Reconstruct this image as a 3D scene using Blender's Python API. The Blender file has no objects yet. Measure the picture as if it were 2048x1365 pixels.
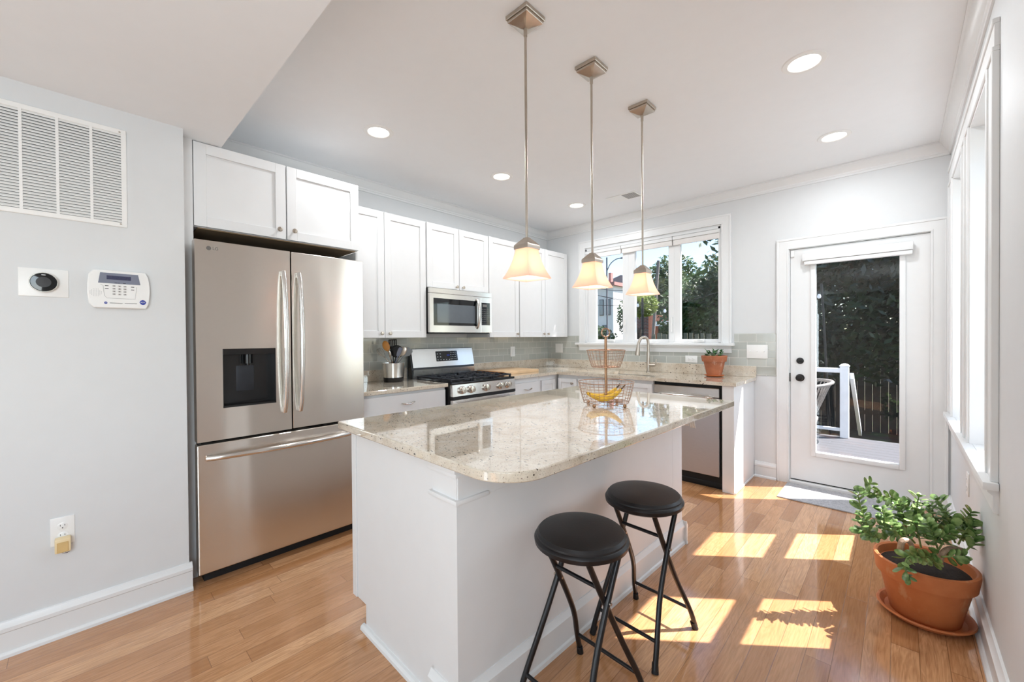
import bpy, bmesh, math, random
from mathutils import Vector, Matrix
random.seed(7)
S = bpy.context.scene
PI = math.pi
R = math.radians

# ------------------------------------------------------------------ camera
cd = bpy.data.cameras.new('camera'); cam = bpy.data.objects.new('camera', cd); S.collection.objects.link(cam); S.camera = cam
F_PX, PY = 821.828, 683.258
yaw, pit, rol = 0.7566337, -0.009079, -0.0073161
right = Vector((math.cos(yaw), math.sin(yaw), 0)); fwd = Vector((-math.sin(yaw), math.cos(yaw), 0)); up = Vector((0, 0, 1))
f2 = fwd*math.cos(pit)+up*math.sin(pit); u2 = up*math.cos(pit)-fwd*math.sin(pit)
r3 = right*math.cos(rol)+u2*math.sin(rol); u3 = u2*math.cos(rol)-right*math.sin(rol)
cam.matrix_world = Matrix.Translation((3.40596, -4.29344, 1.29238)) @ Matrix((r3, u3, -f2)).transposed().to_4x4()
cd.sensor_fit = 'HORIZONTAL'; cd.sensor_width = 36; cd.lens = F_PX/2048*36
cd.shift_y = (PY-682.5)/2048; cd.clip_start = 0.02; cd.clip_end = 300
# ------------------------------------------------------------------ world, sun, exposure
S.view_settings.view_transform = 'Standard'; S.view_settings.look = 'None'
S.view_settings.gamma = 1; S.view_settings.use_curve_mapping = False
S.view_settings.exposure = 0.42
W, H = 3.671, 2.671
SUN = Vector((-1, -.80, -1.71)).normalized()
w = bpy.data.worlds.new('sky'); S.world = w; w.use_nodes = True
nt = w.node_tree; bg = nt.nodes['Background']
sky = nt.nodes.new('ShaderNodeTexSky'); sky.sky_type = 'NISHITA'; sky.sun_disc = False
sky.sun_elevation = R(52.6); sky.sun_rotation = R(50); sky.air_density = 1.0; sky.dust_density = .6; sky.ozone_density = 1.6
nt.links.new(sky.outputs[0], bg.inputs[0]); bg.inputs[1].default_value = 0.27
def lamp(kind, name, loc, energy, col=(1, 1, 1), direction=None, **kw):
    l = bpy.data.lights.new(name, kind); l.energy = energy; l.color = col
    for k, v in kw.items(): setattr(l, k, v)
    o = bpy.data.objects.new(name, l); S.collection.objects.link(o); o.location = loc
    if direction: o.rotation_euler = Vector(direction).to_track_quat('-Z', 'Y').to_euler()
    return o
lamp('SUN', 'sun', (8, 6, 12), 14.0, (1, .91, .90), SUN, angle=R(.5))
# fill light at two added windows, plus daylight by the two kitchen side windows
lamp('AREA', 'added_rear_fill', (1.30, -9.49, 1.45), 44, (.82, .93, 1), (.05, 1, .06), shape='RECTANGLE', size=1.0, size_y=1.7)
lamp('AREA', 'added_side_fill', (W+.06, -5.10, 1.40), 29, (.82, .93, 1), (-1, .0, .0), shape='RECTANGLE', size=1.1, size_y=1.3)
for yy in (-.61, -1.52):
    lamp('AREA', 'window_daylight', (3.96, yy, 1.54), 9, (.80, .92, 1), (-1, 0, 0), shape='RECTANGLE', size=1.5, size_y=.56)

# ------------------------------------------------------------------ helpers
def lin(c):
    return tuple((v/255/12.92 if v/255 <= .04045 else ((v/255+.055)/1.055)**2.4) for v in c)+(1,)
class G:
    """tiny shader node builder"""
    def __init__(s, name):
        s.m = bpy.data.materials.new(name); s.m.use_nodes = True; s.t = s.m.node_tree
        s.b = s.t.nodes['Principled BSDF']; s.out = s.t.nodes['Material Output']
    def n(s, typ, ins=None, **pr):
        nd = s.t.nodes.new('ShaderNode'+typ)
        for k, v in pr.items(): setattr(nd, k, v)
        for k, v in (ins or {}).items(): s.set(nd, k, v)
        return nd
    def set(s, nd, k, v):
        sock = nd.inputs[k]
        if isinstance(v, bpy.types.NodeSocket): s.t.links.new(v, sock)
        elif isinstance(v, bpy.types.Node): s.t.links.new(v.outputs[0], sock)
        else: sock.default_value = v
    def P(s, **kw):
        for k, v in kw.items(): s.set(s.b, {'col': 'Base Color', 'rough': 'Roughness', 'metal': 'Metallic', 'normal': 'Normal', 'spec': 'Specular IOR Level', 'emc': 'Emission Color', 'ems': 'Emission Strength', 'aniso': 'Anisotropic', 'tan': 'Tangent', 'coat': 'Coat Weight', 'crough': 'Coat Roughness', 'trans': 'Transmission Weight', 'ior': 'IOR', 'alpha': 'Alpha', 'sss': 'Subsurface Weight'}[k], v)
        return s.m
    def math(s, op, a, b=0.0, c=0.0):
        nd = s.n('Math', operation=op)
        s.set(nd, 0, a); s.set(nd, 1, b)
        if op in ('MULTIPLY_ADD',): s.set(nd, 2, c)
        return nd.outputs[0]
    def pos(s):
        return s.n('TexCoord').outputs['Object']
    def wpos(s):
        return s.n('NewGeometry').outputs['Position']
    def map(s, v, scale=(1, 1, 1), loc=(0, 0, 0), rot=(0, 0, 0)):
        nd = s.n('Mapping'); s.set(nd, 0, v); nd.inputs['Scale'].default_value = scale; nd.inputs['Location'].default_value = loc; nd.inputs['Rotation'].default_value = rot
        return nd.outputs[0]
    def noise(s, v, scale=5, detail=2, rough=.5, dist=0):
        nd = s.n('TexNoise', {'Vector': v, 'Scale': scale, 'Detail': detail, 'Roughness': rough, 'Distortion': dist}); return nd.outputs['Fac']
    def ramp(s, f, stops, interp='LINEAR'):
        nd = s.n('ValToRGB'); s.set(nd, 0, f); e = nd.color_ramp.elements; nd.color_ramp.interpolation = interp
        while len(e) < len(stops): e.new(.5)
        for i, (p, c) in enumerate(stops):
            e[i].position = p; e[i].color = c if len(c) == 4 else lin(c)
        return nd.outputs[0]
    def mix(s, f, a, b, mode='MIX'):
        nd = s.n('Mix', data_type='RGBA', blend_type=mode); s.set(nd, 0, f); s.set(nd, 6, a); s.set(nd, 7, b); return nd.outputs[2]
    def bump(s, h, strength=.1, dist=.01):
        return s.n('Bump', {'Height': h, 'Strength': strength, 'Distance': dist}).outputs[0]
def plain(name, rgb, rough=.5, metal=0, var=.04, scale=14, bump=0, **kw):
    g = G(name); c = lin(rgb); n = g.noise(g.wpos(), scale, 3)
    lo = tuple(v*(1-var) for v in c[:3])+(1,); hi = tuple(min(1, v*(1+var)) for v in c[:3])+(1,)
    kw2 = dict(col=g.ramp(n, [(.3, lo), (.7, hi)]), rough=rough, metal=float(metal))
    if bump: kw2['normal'] = g.bump(g.noise(g.wpos(), 120, 3), bump, .002)
    kw2.update(kw); return g.P(**kw2)
M = {}
M['wall'] = plain('painted_wall', (218, 219, 219), .55, bump=.03, var=.008)
M['ceiling'] = plain('ceiling_paint', (238, 239, 240), .6, var=.006)
M['trim'] = plain('white_trim_paint', (229, 229, 228), .32, var=.008)
M['cab'] = plain('white_cabinet_paint', (226, 225, 224), .48, var=.008)
M['cabdark'] = plain('unfinished_cabinet_underside', (150, 125, 95), .6, var=.1)
M['plastic'] = plain('white_plastic', (238, 237, 234), .3, var=.01)
M['blind'] = plain('white_shade_fabric', (232, 228, 224), .7, var=.02)
M['black'] = plain('black_plastic', (18, 18, 20), .25, var=.1)
M['blackmat'] = plain('matte_black', (14, 14, 15), .6, var=.1)
M['iron'] = plain('cast_iron', (42, 44, 50), .45, .3, var=.15, bump=.2)
M['blacktube'] = plain('black_painted_steel', (16, 16, 20), .32, var=.2, scale=60)
M['vinyl'] = plain('black_vinyl', (26, 25, 27), .38, var=.15, bump=.12)
M['bronze'] = plain('oil_rubbed_bronze', (48, 46, 46), .35, .8, var=.1)
M['chrome'] = plain('polished_nickel', (205, 200, 192), .18, 1, var=.02)
M['darkglass'] = plain('dark_glass', (10, 12, 15), .04, var=.1)
M['midglass'] = plain('microwave_mesh_glass', (92, 98, 104), .06, var=.04)
M['screen'] = plain('lcd_grey', (120, 124, 140), .3, var=.05)
M['lcd'] = plain('lcd_dark', (58, 60, 88), .2, var=.2, scale=220)
M['ink'] = plain('black_ink', (30, 30, 32), .5)
M['greyink'] = plain('grey_ink', (110, 108, 105), .5)
M['whiteink'] = plain('white_ink', (225, 228, 230), .5)
M['blue'] = plain('blue_badge', (34, 52, 150), .4)
M['cream'] = plain('aged_cream_plastic', (232, 210, 166), .4, var=.03)
M['tan'] = plain('aged_tan_plastic', (212, 180, 122), .45, var=.05)
M['redwire'] = plain('dark_red_wire', (70, 30, 34), .5)
M['soil'] = plain('potting_soil', (38, 28, 22), .9, var=.6, scale=90, bump=1)
M['leafdark'] = None
M['wood'] = plain('maple_board', (222, 186, 144), .45, var=.1, scale=9)
M['woodend'] = plain('board_end_grain', (176, 112, 58), .5, var=.2, scale=40)
M['spoonwood'] = plain('wooden_spoon', (205, 138, 62), .45, var=.12)
M['greysil'] = plain('grey_silicone', (128, 130, 132), .5)
M['copper'] = plain('copper_wire', (168, 136, 114), .32, .9, var=.12, scale=50)
M['brassrod'] = plain('antique_brass_rod', (160, 124, 94), .35, .85, var=.08)
M['banana'] = plain('banana_peel', (222, 178, 52), .45, var=.18, scale=60)
M['bananatip'] = plain('banana_tip', (70, 50, 26), .6)
M['hinge'] = plain('dark_grey_hinge', (66, 72, 80), .35, .8)
M['grey_wood'] = plain('grey_composite_deck', (168, 170, 172), .6, var=.08)
M['whitevinyl'] = plain('white_vinyl_rail', (235, 236, 238), .4)
M['fence'] = plain('weathered_dark_fence', (40, 37, 36), .8, var=.25, scale=5)
M['palefence'] = plain('pale_picket_fence', (104, 104, 88), .8, var=.25, scale=5)
M['bark'] = plain('bark', (66, 54, 44), .9, var=.3, scale=8)
M['pole'] = plain('utility_pole_wood', (112, 106, 102), .8, var=.15)
M['blackpole'] = plain('black_pole', (30, 30, 32), .4, .5)
M['wire'] = plain('utility_wire', (40, 40, 42), .6)
M['bulb'] = plain('clear_bulb', (235, 238, 240), .08, var=.0)
M['siding'] = plain('white_siding', (206, 207, 206), .6, var=.03, scale=2)
M['housewin'] = plain('house_window_glass', (110, 122, 130), .1)
M['redtrim'] = plain('red_brick_chimney', (150, 104, 98), .8, var=.15)
M['orange'] = plain('terracotta_parapet', (206, 128, 100), .7, var=.1)
M['greyroof'] = plain('grey_roof', (96, 98, 104), .8, var=.1)
M['wicker'] = plain('grey_wicker', (140, 134, 128), .7, var=.25, scale=80)
M['cushion'] = plain('white_cushion', (225, 222, 216), .8)
M['rubber'] = plain('black_rubber', (20, 20, 22), .7)
M['towel'] = plain('white_towel', (232, 228, 220), .85, var=.04, bump=.5)

def mk_steel(name, rgb, rough=.22, wav=.04, tan=(0, 0, 1), sc=(1.6, 1.6, .35)):
    g = G(name); c = lin(rgb)
    v = g.wpos(); n = g.noise(g.map(v, sc), 2.0, 1, .4, .3)
    fine = g.noise(g.map(v, (30, 30, 900)), 1.0, 2)
    col = g.ramp(fine, [(.3, tuple(x*.96 for x in c[:3])+(1,)), (.7, tuple(min(1, x*1.03) for x in c[:3])+(1,))])
    t = g.n('CombineXYZ', {0: float(tan[0]), 1: float(tan[1]), 2: float(tan[2])})
    return g.P(col=col, metal=1.0, rough=rough, aniso=.75, tan=t.outputs[0], normal=g.bump(n, wav, .05))
M['steel'] = mk_steel('brushed_stainless', (222, 216, 208), .24, .22)
M['steel2'] = mk_steel('stainless_handle', (222, 220, 216), .2, .0)
M['steel3'] = mk_steel('small_stainless', (226, 224, 220), .24, .03)
M['nickel'] = plain('brushed_nickel', (190, 180, 168), .28, 1, var=.05, scale=30)

# granite
def mk_granite():
    g = G('cream_granite'); v = g.wpos()
    base = g.ramp(g.noise(g.map(v, (1, 1, 1)), 9, 5, .65, .6), [(.28, (192, 175, 152)), (.45, (210, 196, 176)), (.6, (220, 209, 192)), (.75, (202, 186, 164))])
    veil = g.noise(g.map(v, (14, 34, 20), rot=(0, 0, .5)), 1.0, 4, .6)
    c = g.mix(g.ramp(veil, [(.60, (0, 0, 0, 1)), (.72, (.35, .35, .35, 1))]), base, lin((150, 128, 104)))
    fine = g.noise(v, 210, 3, .6)
    c = g.mix(g.ramp(fine, [(.56, (0, 0, 0, 1)), (.66, (.5, .5, .5, 1))]), c, lin((128, 116, 102)))
    vor = g.n('TexVoronoi', {'Vector': g.map(v, (20, 42, 34), rot=(0, 0, .5)), 'Scale': 1.6, 'Randomness': 1.0})
    gate = g.noise(g.map(v, loc=(3, 1, 2)), 5, 2)
    sp = g.math('MULTIPLY', g.math('LESS_THAN', vor.outputs['Distance'], .17), g.math('GREATER_THAN', gate, .48))
    c = g.mix(sp, c, lin((74, 58, 50)))
    c2 = g.n('TexVoronoi', {'Vector': v, 'Scale': 60.0}); sp2 = g.math('LESS_THAN', c2.outputs['Distance'], .13)
    c = g.mix(g.math('MULTIPLY', sp2, .8), c, lin((104, 84, 74)))
    return g.P(col=c, rough=.05, ior=1.55, spec=.7, coat=.8, crough=.012)
M['granite'] = mk_granite()
# glass subway tile; vec maps world to (along, up)
def mk_tile(name, ax):
    g = G(name); sp = g.n('SeparateXYZ', {0: g.wpos()})
    vec = g.n('CombineXYZ', {0: sp.outputs['XY'.index(ax)], 1: g.math('SUBTRACT', sp.outputs[2], 1.014), 2: 0.0})
    br = g.n('TexBrick', {'Vector': vec, 'Color1': lin((176, 178, 171)), 'Color2': lin((187, 188, 180)), 'Mortar': lin((220, 219, 212)), 'Scale': 1.0, 'Mortar Size': .0018, 'Mortar Smooth': .1, 'Bias': 0.0, 'Brick Width': .153, 'Row Height': .0745}, offset=.5)
    br2 = g.n('TexBrick', {'Vector': vec, 'Color1': (0, 0, 0, 1), 'Color2': (1, 1, 1, 1), 'Mortar': (.5, .5, .5, 1), 'Scale': 1.0, 'Mortar Size': .003, 'Mortar Smooth': 1.0, 'Brick Width': .153, 'Row Height': .0745}, offset=.5)
    h = g.math('SUBTRACT', 1.0, br2.outputs['Fac'])
    h2 = g.math('ADD', h, g.math('MULTIPLY', g.noise(vec, 9, 1), .5))
    return g.P(col=br.outputs[0], rough=.08, spec=.6, normal=g.bump(h2, .35, .003))
M['tileL'] = mk_tile('glass_tile_left', 'Y'); M['tileB'] = mk_tile('glass_tile_back', 'X')
# oak plank floor
def mk_floor():
    g = G('oak_planks'); sp = g.n('SeparateXYZ', {0: g.wpos()}); X, Y = sp.outputs[0], sp.outputs[1]
    xs = g.math('DIVIDE', X, .0845); row = g.math('FLOOR', xs); fx = g.math('FRACT', xs)
    rn = g.n('TexWhiteNoise', {'W': row}, noise_dimensions='1D').outputs['Value']
    ys = g.math('ADD', g.math('DIVIDE', Y, .95), g.math('MULTIPLY', rn, 7.3)); col_ = g.math('FLOOR', ys); fy = g.math('FRACT', ys)
    idv = g.n('CombineXYZ', {0: row, 1: col_, 2: 0.0}); wn = g.n('TexWhiteNoise', {'Vector': idv}, noise_dimensions='3D')
    rid = wn.outputs['Value']
    off = g.n('VectorMath', {0: wn.outputs['Color'], 1: (40, 40, 40)}, operation='MULTIPLY')
    pv = g.n('VectorMath', {0: g.wpos(), 1: off.outputs[0]}, operation='ADD').outputs[0]
    gr = g.noise(g.map(pv, (11, 1.3, 1)), 1.4, 3, .55, 1.2)
    rings = g.math('FRACT', g.math('MULTIPLY', gr, 9.0))
    ringm = g.math('ABSOLUTE', g.math('SUBTRACT', rings, .5))
    fine = g.noise(g.map(pv, (160, 7, 1)), 1.0, 3, .6)
    base = g.ramp(rid, [(0, (178, 126, 84)), (.35, (194, 142, 98)), (.7, (206, 154, 110)), (1, (218, 170, 126))])
    c = g.mix(g.math('MULTIPLY', ringm, .75), base, lin((158, 106, 64)))
    c = g.mix(g.ramp(fine, [(.45, (0, 0, 0, 1)), (.8, (.6, .6, .6, 1))]), c, lin((140, 94, 58)))
    ex = g.math('MINIMUM', fx, g.math('SUBTRACT', 1.0, fx)); ey = g.math('MINIMUM', fy, g.math('SUBTRACT', 1.0, fy))
    gap = g.math('MINIMUM', g.math('DIVIDE', ex, .02), g.math('DIVIDE', ey, .0018))
    gapc = g.n('Clamp', {0: gap}).outputs[0]
    c = g.mix(g.math('MULTIPLY', g.math('SUBTRACT', 1.0, gapc), .7), c, lin((70, 40, 22)))
    wav = g.math('MULTIPLY', g.noise(g.map(pv, (9, 2, 1)), 1, 1), .35)
    return g.P(col=c, rough=.13, spec=.6, coat=.5, crough=.06, normal=g.bump(g.math('ADD', gapc, wav), .25, .0016))
M['floor'] = mk_floor()
def mk_terra(name, a, b, stain):
    g = G(name); v = g.pos()
    c = g.ramp(g.noise(v, 6, 4, .6), [(.3, a), (.7, b)])
    c = g.mix(g.ramp(g.noise(g.map(v, (1, 1, .6), loc=(2, 5, 1)), 11, 4, .7), [(.56, (0, 0, 0, 1)), (.66, (.75, .75, .75, 1))]), c, lin(stain))
    return g.P(col=c, rough=.6, normal=g.bump(g.noise(v, 90, 3), .1, .002))
M['terra'] = mk_terra('terracotta', (186, 104, 56), (208, 128, 76), (204, 148, 104))
M['terra2'] = mk_terra('aged_terracotta', (148, 82, 52), (186, 112, 74), (206, 170, 148))
M['terra3'] = mk_terra('terracotta_saucer', (186, 96, 44), (206, 116, 58), (190, 110, 60))
def mk_leaf(name, a, b, trans=.25, rough=.4, sc=9):
    g = G(name); n = g.noise(g.wpos(), sc, 2); c = g.ramp(n, [(.35, a), (.68, b)])
    g.P(col=c, rough=rough)
    tr = g.n('BsdfTranslucent', {'Color': c}); mx = g.n('MixShader', {0: trans, 1: g.b.outputs[0], 2: tr.outputs[0]})
    g.t.links.new(mx.outputs[0], g.out.inputs[0]); return g.m
M['jade'] = mk_leaf('jade_leaf', (76, 112, 54), (158, 184, 116), .12, .28, 40)
M['jadestem'] = plain('jade_stem', (128, 150, 88), .5, var=.15, scale=50)
M['woody'] = plain('woody_jade_trunk', (176, 150, 128), .7, var=.18, scale=60, bump=.4)
M['greenplant'] = mk_leaf('small_leaf', (40, 86, 44), (86, 140, 74), .2, .4, 40)
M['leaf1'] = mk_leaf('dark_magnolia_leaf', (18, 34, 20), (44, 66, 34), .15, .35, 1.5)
M['leaf2'] = mk_leaf('tree_leaf', (40, 64, 34), (84, 110, 58), .3, .5, 1.2)
M['leaf3'] = mk_leaf('sunny_tree_leaf', (92, 116, 44), (150, 164, 78), .4, .5, 1.5)
def mk_glass():
    g = G('window_glass'); geo = g.n('NewGeometry'); dt = g.n('VectorMath', {0: geo.outputs['Normal'], 1: geo.outputs['Incoming']}, operation='DOT_PRODUCT').outputs['Value']
    fr = g.n('Math', {0: g.math('POWER', g.math('SUBTRACT', 1.0, g.math('ABSOLUTE', dt)), 5.0), 1: .9, 2: .03}, operation='MULTIPLY_ADD'); tr = g.n('BsdfTransparent', {'Color': (.97, .985, .98, 1)}); gl = g.n('BsdfGlossy', {'Color': (1, 1, 1, 1), 'Roughness': .0})
    mx = g.n('MixShader', {0: fr.outputs[0], 1: tr.outputs[0], 2: gl.outputs[0]}); g.t.links.new(mx.outputs[0], g.out.inputs[0]); return g.m
M['glass'] = mk_glass()
def mk_emit(name, col, st):
    g = G(name); g.P(col=(.8, .8, .8, 1), emc=col, ems=st); return g.m
M['canlens'] = mk_emit('lit_recessed_lens', (1, .93, .82, 1), 5.0)
M['bulbon'] = mk_emit('lit_bulb', (1, .86, .68, 1), 9.0)
def mk_shade():
    g = G('frosted_glass_shade'); g.P(col=lin((250, 228, 214)), rough=.35, emc=lin((255, 206, 184)), ems=.14)
    tr = g.n('BsdfTranslucent', {'Color': lin((255, 222, 200))}); mx = g.n('MixShader', {0: .5, 1: g.b.outputs[0], 2: tr.outputs[0]})
    g.t.links.new(mx.outputs[0], g.out.inputs[0]); return g.m
M['shade'] = mk_shade()
def mk_mat():
    g = G('grey_woven_mat'); n = g.noise(g.map(g.wpos(), (1, 1, 1)), 60, 3, .6, 1.5)
    return g.P(col=g.ramp(n, [(.35, (150, 150, 154)), (.5, (172, 172, 175)), (.65, (190, 190, 192))]), rough=.95, normal=g.bump(n, .6, .004))
M['mat'] = mk_mat()
def mk_ground():
    g = G('yard_ground'); n = g.noise(g.wpos(), 1.3, 5, .7)
    return g.P(col=g.ramp(n, [(.35, (58, 48, 40)), (.5, (74, 66, 50)), (.62, (66, 84, 44)), (.75, (120, 112, 84))]), rough=.95)
M['ground'] = mk_ground()
def mk_brick():
    g = G('red_brick'); sp = g.n('SeparateXYZ', {0: g.wpos()}); vec = g.n('CombineXYZ', {0: sp.outputs[0], 1: sp.outputs[2], 2: 0.0})
    br = g.n('TexBrick', {'Vector': vec, 'Color1': lin((120, 76, 66)), 'Color2': lin((84, 62, 58)), 'Mortar': lin((120, 112, 106)), 'Scale': 1.0, 'Mortar Size': .012, 'Brick Width': .24, 'Row Height': .08})
    return g.P(col=br.outputs[0], rough=.9)
M['brick'] = mk_brick()
def mk_deck():
    g = G('grey_deck_boards'); sp = g.n('SeparateXYZ', {0: g.wpos()}); fy = g.math('FRACT', g.math('DIVIDE', sp.outputs[1], .14))
    gp = g.math('LESS_THAN', fy, .05); gr = g.math('MULTIPLY', g.math('GREATER_THAN', g.math('FRACT', g.math('DIVIDE', sp.outputs[1], .014)), .6), .15)
    c = g.mix(gp, lin((84, 86, 90)), lin((32, 32, 34))); c = g.mix(gr, c, lin((62, 64, 68)))
    return g.P(col=c, rough=.7)
M['deck'] = mk_deck()

IDM = Matrix.Identity(4)
FX = Matrix(((0, 0, 1, 0), (1, 0, 0, 0), (0, 1, 0, 0), (0, 0, 0, 1)))     # (u,v,w): u=+y, v=+z, w=+x   (faces +x)
FY = Matrix(((1, 0, 0, 0), (0, 0, -1, 0), (0, 1, 0, 0), (0, 0, 0, 1)))    # u=+x, v=+z, w=-y   (faces -y)
FN = Matrix(((0, 0, -1, 0), (-1, 0, 0, 0), (0, 1, 0, 0), (0, 0, 0, 1)))   # u=-y, v=+z, w=-x   (faces -x)
def fyat(y): return Matrix.Translation((0, y, 0)) @ FY
def fxat(x): return Matrix.Translation((x, 0, 0)) @ FX
def fnat(x): return Matrix.Translation((x, 0, 0)) @ FN
class MB:
    def __init__(s, T=None): s.b = bmesh.new(); s.T = T or IDM
    def _fin(s, vs, T):
        T = T or s.T
        if T is not IDM: bmesh.ops.transform(s.b, matrix=T, verts=vs)
    def box(s, x0, x1, y0, y1, z0, z1, bev=0, T=None, seg=1):
        r = bmesh.ops.create_cube(s.b, size=1); vs = r['verts']
        for v in vs: v.co = Vector((x0+(v.co.x+.5)*(x1-x0), y0+(v.co.y+.5)*(y1-y0), z0+(v.co.z+.5)*(z1-z0)))
        if bev:
            es = list({e for v in vs for e in v.link_edges})
            r = bmesh.ops.bevel(s.b, geom=es, offset=bev, segments=seg, profile=.6, affect='EDGES'); vs = list({v for f in r['faces'] for v in f.verts} | {v for v in vs if v.is_valid})
        s._fin(vs, T); return s
    def prism(s, poly, a0, a1, axis='z', T=None):
        """poly in the two other axes (cyclic order: z->(x,y), x->(y,z), y->(x,z))"""
        def P(p, a): return {'z': (p[0], p[1], a), 'x': (a, p[0], p[1]), 'y': (p[0], a, p[1])}[axis]
        A = [s.b.verts.new(P(p, a0)) for p in poly]; B = [s.b.verts.new(P(p, a1)) for p in poly]; n = len(poly)
        for i in range(n): s.b.faces.new((A[i], A[(i+1) % n], B[(i+1) % n], B[i]))
        s.b.faces.new(list(reversed(A))); s.b.faces.new(B); s._fin(A+B, T); return s
    def lathe(s, prof, c=(0, 0, 0), seg=28, T=None, dirn=None, cap=True, sq=0, a0=0, a1=2*PI):
        """prof: (radius, height); sq=1 makes a square section"""
        vs = []; rings = []; full = abs(a1-a0-2*PI) < 1e-6; m = seg if full else seg+1
        for r, h in prof:
            ring = []
            for i in range(m):
                a = a0+(a1-a0)*i/seg
                if sq:
                    ca, sa = math.cos(a), math.sin(a); k = 1/max(abs(ca), abs(sa)); k = k*sq+(1-sq)*(1/((abs(ca)**4+abs(sa)**4)**.25))
                else: k = 1
                ring.append(s.b.verts.new((r*math.cos(a)*k, r*math.sin(a)*k, h)))
            rings.append(ring); vs += ring
        for A, B in zip(rings, rings[1:]):
            for i in range(m if full else m-1):
                j = (i+1) % m; s.b.faces.new((A[i], A[j], B[j], B[i]))
        if cap and full:
            if prof[0][0] > 1e-6: s.b.faces.new(list(reversed(rings[0])))
            if prof[-1][0] > 1e-6: s.b.faces.new(rings[-1])
        mm = Matrix.Translation(Vector(c))
        if dirn: mm = mm @ Vector(dirn).normalized().to_track_quat('Z', 'Y').to_matrix().to_4x4()
        bmesh.ops.transform(s.b, matrix=mm, verts=vs); s._fin(vs, T); return s
    def cyl(s, p0, p1, r, seg=16, r2=None, T=None):
        p0, p1 = Vector(p0), Vector(p1); d = p1-p0
        return s.lathe([(r, 0), (r if r2 is None else r2, d.length)], p0, seg, T, d)
    def ball(s, c, r, T=None, seg=12, sc=(1, 1, 1)):
        q = bmesh.ops.create_uvsphere(s.b, u_segments=seg, v_segments=max(6, seg//2+2), radius=r)['verts']
        bmesh.ops.transform(s.b, matrix=Matrix.Translation(Vector(c)) @ Matrix.Diagonal((*sc, 1)), verts=q); s._fin(q, T); return s
    def tube(s, pts, r, seg=8, closed=False, T=None, smooth=0, flat=1.0):
        pts = [Vector(p) for p in pts]
        if smooth:
            for _ in range(smooth):
                q = [] if closed else [pts[0]]
                rng = range(len(pts)) if closed else range(len(pts)-1)
                for i in rng:
                    a, b = pts[i], pts[(i+1) % len(pts)]; q += [a.lerp(b, .25), a.lerp(b, .75)]
                if not closed: q.append(pts[-1])
                pts = q
        n = len(pts); rs = r if callable(r) else (lambda t: r); vs = []; rings = []; prev = None
        for i, p in enumerate(pts):
            if closed: d = pts[(i+1) % n]-pts[i-1]
            else: d = pts[min(i+1, n-1)]-pts[max(i-1, 0)]
            d.normalize()
            if prev is None:
                a = Vector((0, 0, 1)) if abs(d.z) < .9 else Vector((1, 0, 0)); x = d.cross(a).normalized()
            else: x = (prev-d*prev.dot(d)).normalized()
            prev = x; y = d.cross(x); rr = rs(i/max(1, n-1))
            ring = [s.b.verts.new(p+(x*math.cos(2*PI*k/seg)+y*math.sin(2*PI*k/seg)*flat)*rr) for k in range(seg)]
            rings.append(ring); vs += ring
        for i in range(n if closed else n-1):
            A, B = rings[i], rings[(i+1) % n]
            for k in range(seg): s.b.faces.new((A[k], A[(k+1) % seg], B[(k+1) % seg], B[k]))
        if not closed: s.b.faces.new(list(reversed(rings[0]))); s.b.faces.new(rings[-1])
        s._fin(vs, T); return s
    def ring(s, c, rad, r, seg=36, tseg=6, axis=(0, 0, 1), T=None, sc=(1, 1)):
        q = Vector(axis).to_track_quat('Z', 'Y')
        return s.tube([Vector(c)+q @ Vector((rad*sc[0]*math.cos(2*PI*i/seg), rad*sc[1]*math.sin(2*PI*i/seg), 0)) for i in range(seg)], r, tseg, True, T)
    def quads(s, vl, fl):
        vs = [s.b.verts.new(v) for v in vl]
        for f in fl: s.b.faces.new([vs[i] for i in f])
        return s
    def make(s, name, m, parent=None, world=True, smooth=True):
        me = bpy.data.meshes.new(name); bmesh.ops.recalc_face_normals(s.b, faces=s.b.faces); s.b.to_mesh(me); s.b.free()
        o = bpy.data.objects.new(name, me); S.collection.objects.link(o); me.materials.append(M[m] if isinstance(m, str) else m)
        if smooth:
            me.shade_smooth()
            try: me.set_sharp_from_angle(angle=R(35))
            except Exception: pass
        if parent is not None:
            o.parent = parent; rt = parent
            while rt.parent: rt = rt.parent
            if world: me.transform(Matrix.Translation(-Vector(rt.location)))
        return o
def tag(o, label, cat, group=None):
    o['label'] = label; o['category'] = cat
    if group: o['group'] = group
    return o
def thing(name, label, cat, loc=(0, 0, 0), rz=0, group=None):
    o = bpy.data.objects.new(name, None); S.collection.objects.link(o); o.location = loc; o.rotation_euler = (0, 0, rz); o.empty_display_size = .05
    return tag(o, label, cat, group)
def struct(o, label=None, cat=None):
    o['kind'] = 'structure'
    if label: o['label'] = label; o['category'] = cat
    return o
def sempty(name, loc, label, cat):
    o = bpy.data.objects.new(name, None); S.collection.objects.link(o); o.location = loc; return struct(o, label, cat)
def copy_tree(o, loc=None, parent=None, rz=None):
    c = o.copy(); S.collection.objects.link(c)
    if parent: c.parent = parent
    if loc is not None: c.location = loc
    if rz is not None: c.rotation_euler = (0, 0, rz)
    for ch in list(o.children): copy_tree(ch, None, c)
    return c
def text(name, s_, size, m, parent, T, at, extr=.0004, world=True, sx=1.0):
    cu = bpy.data.curves.new(name, 'FONT'); cu.body = s_; cu.size = size; cu.extrude = extr; cu.align_x = 'CENTER'; cu.align_y = 'CENTER'
    t = bpy.data.objects.new(name, cu); me = bpy.data.meshes.new_from_object(t)
    bpy.data.objects.remove(t); bpy.data.curves.remove(cu)
    me.transform(T @ Matrix.Translation(Vector(at)) @ Matrix.Diagonal((sx, 1, 1, 1)))
    rt = parent
    while rt.parent: rt = rt.parent
    if world: me.transform(Matrix.Translation(-Vector(rt.location)))
    o = bpy.data.objects.new(name, me); S.collection.objects.link(o); o.parent = parent; me.materials.append(M[m]); return o

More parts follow.
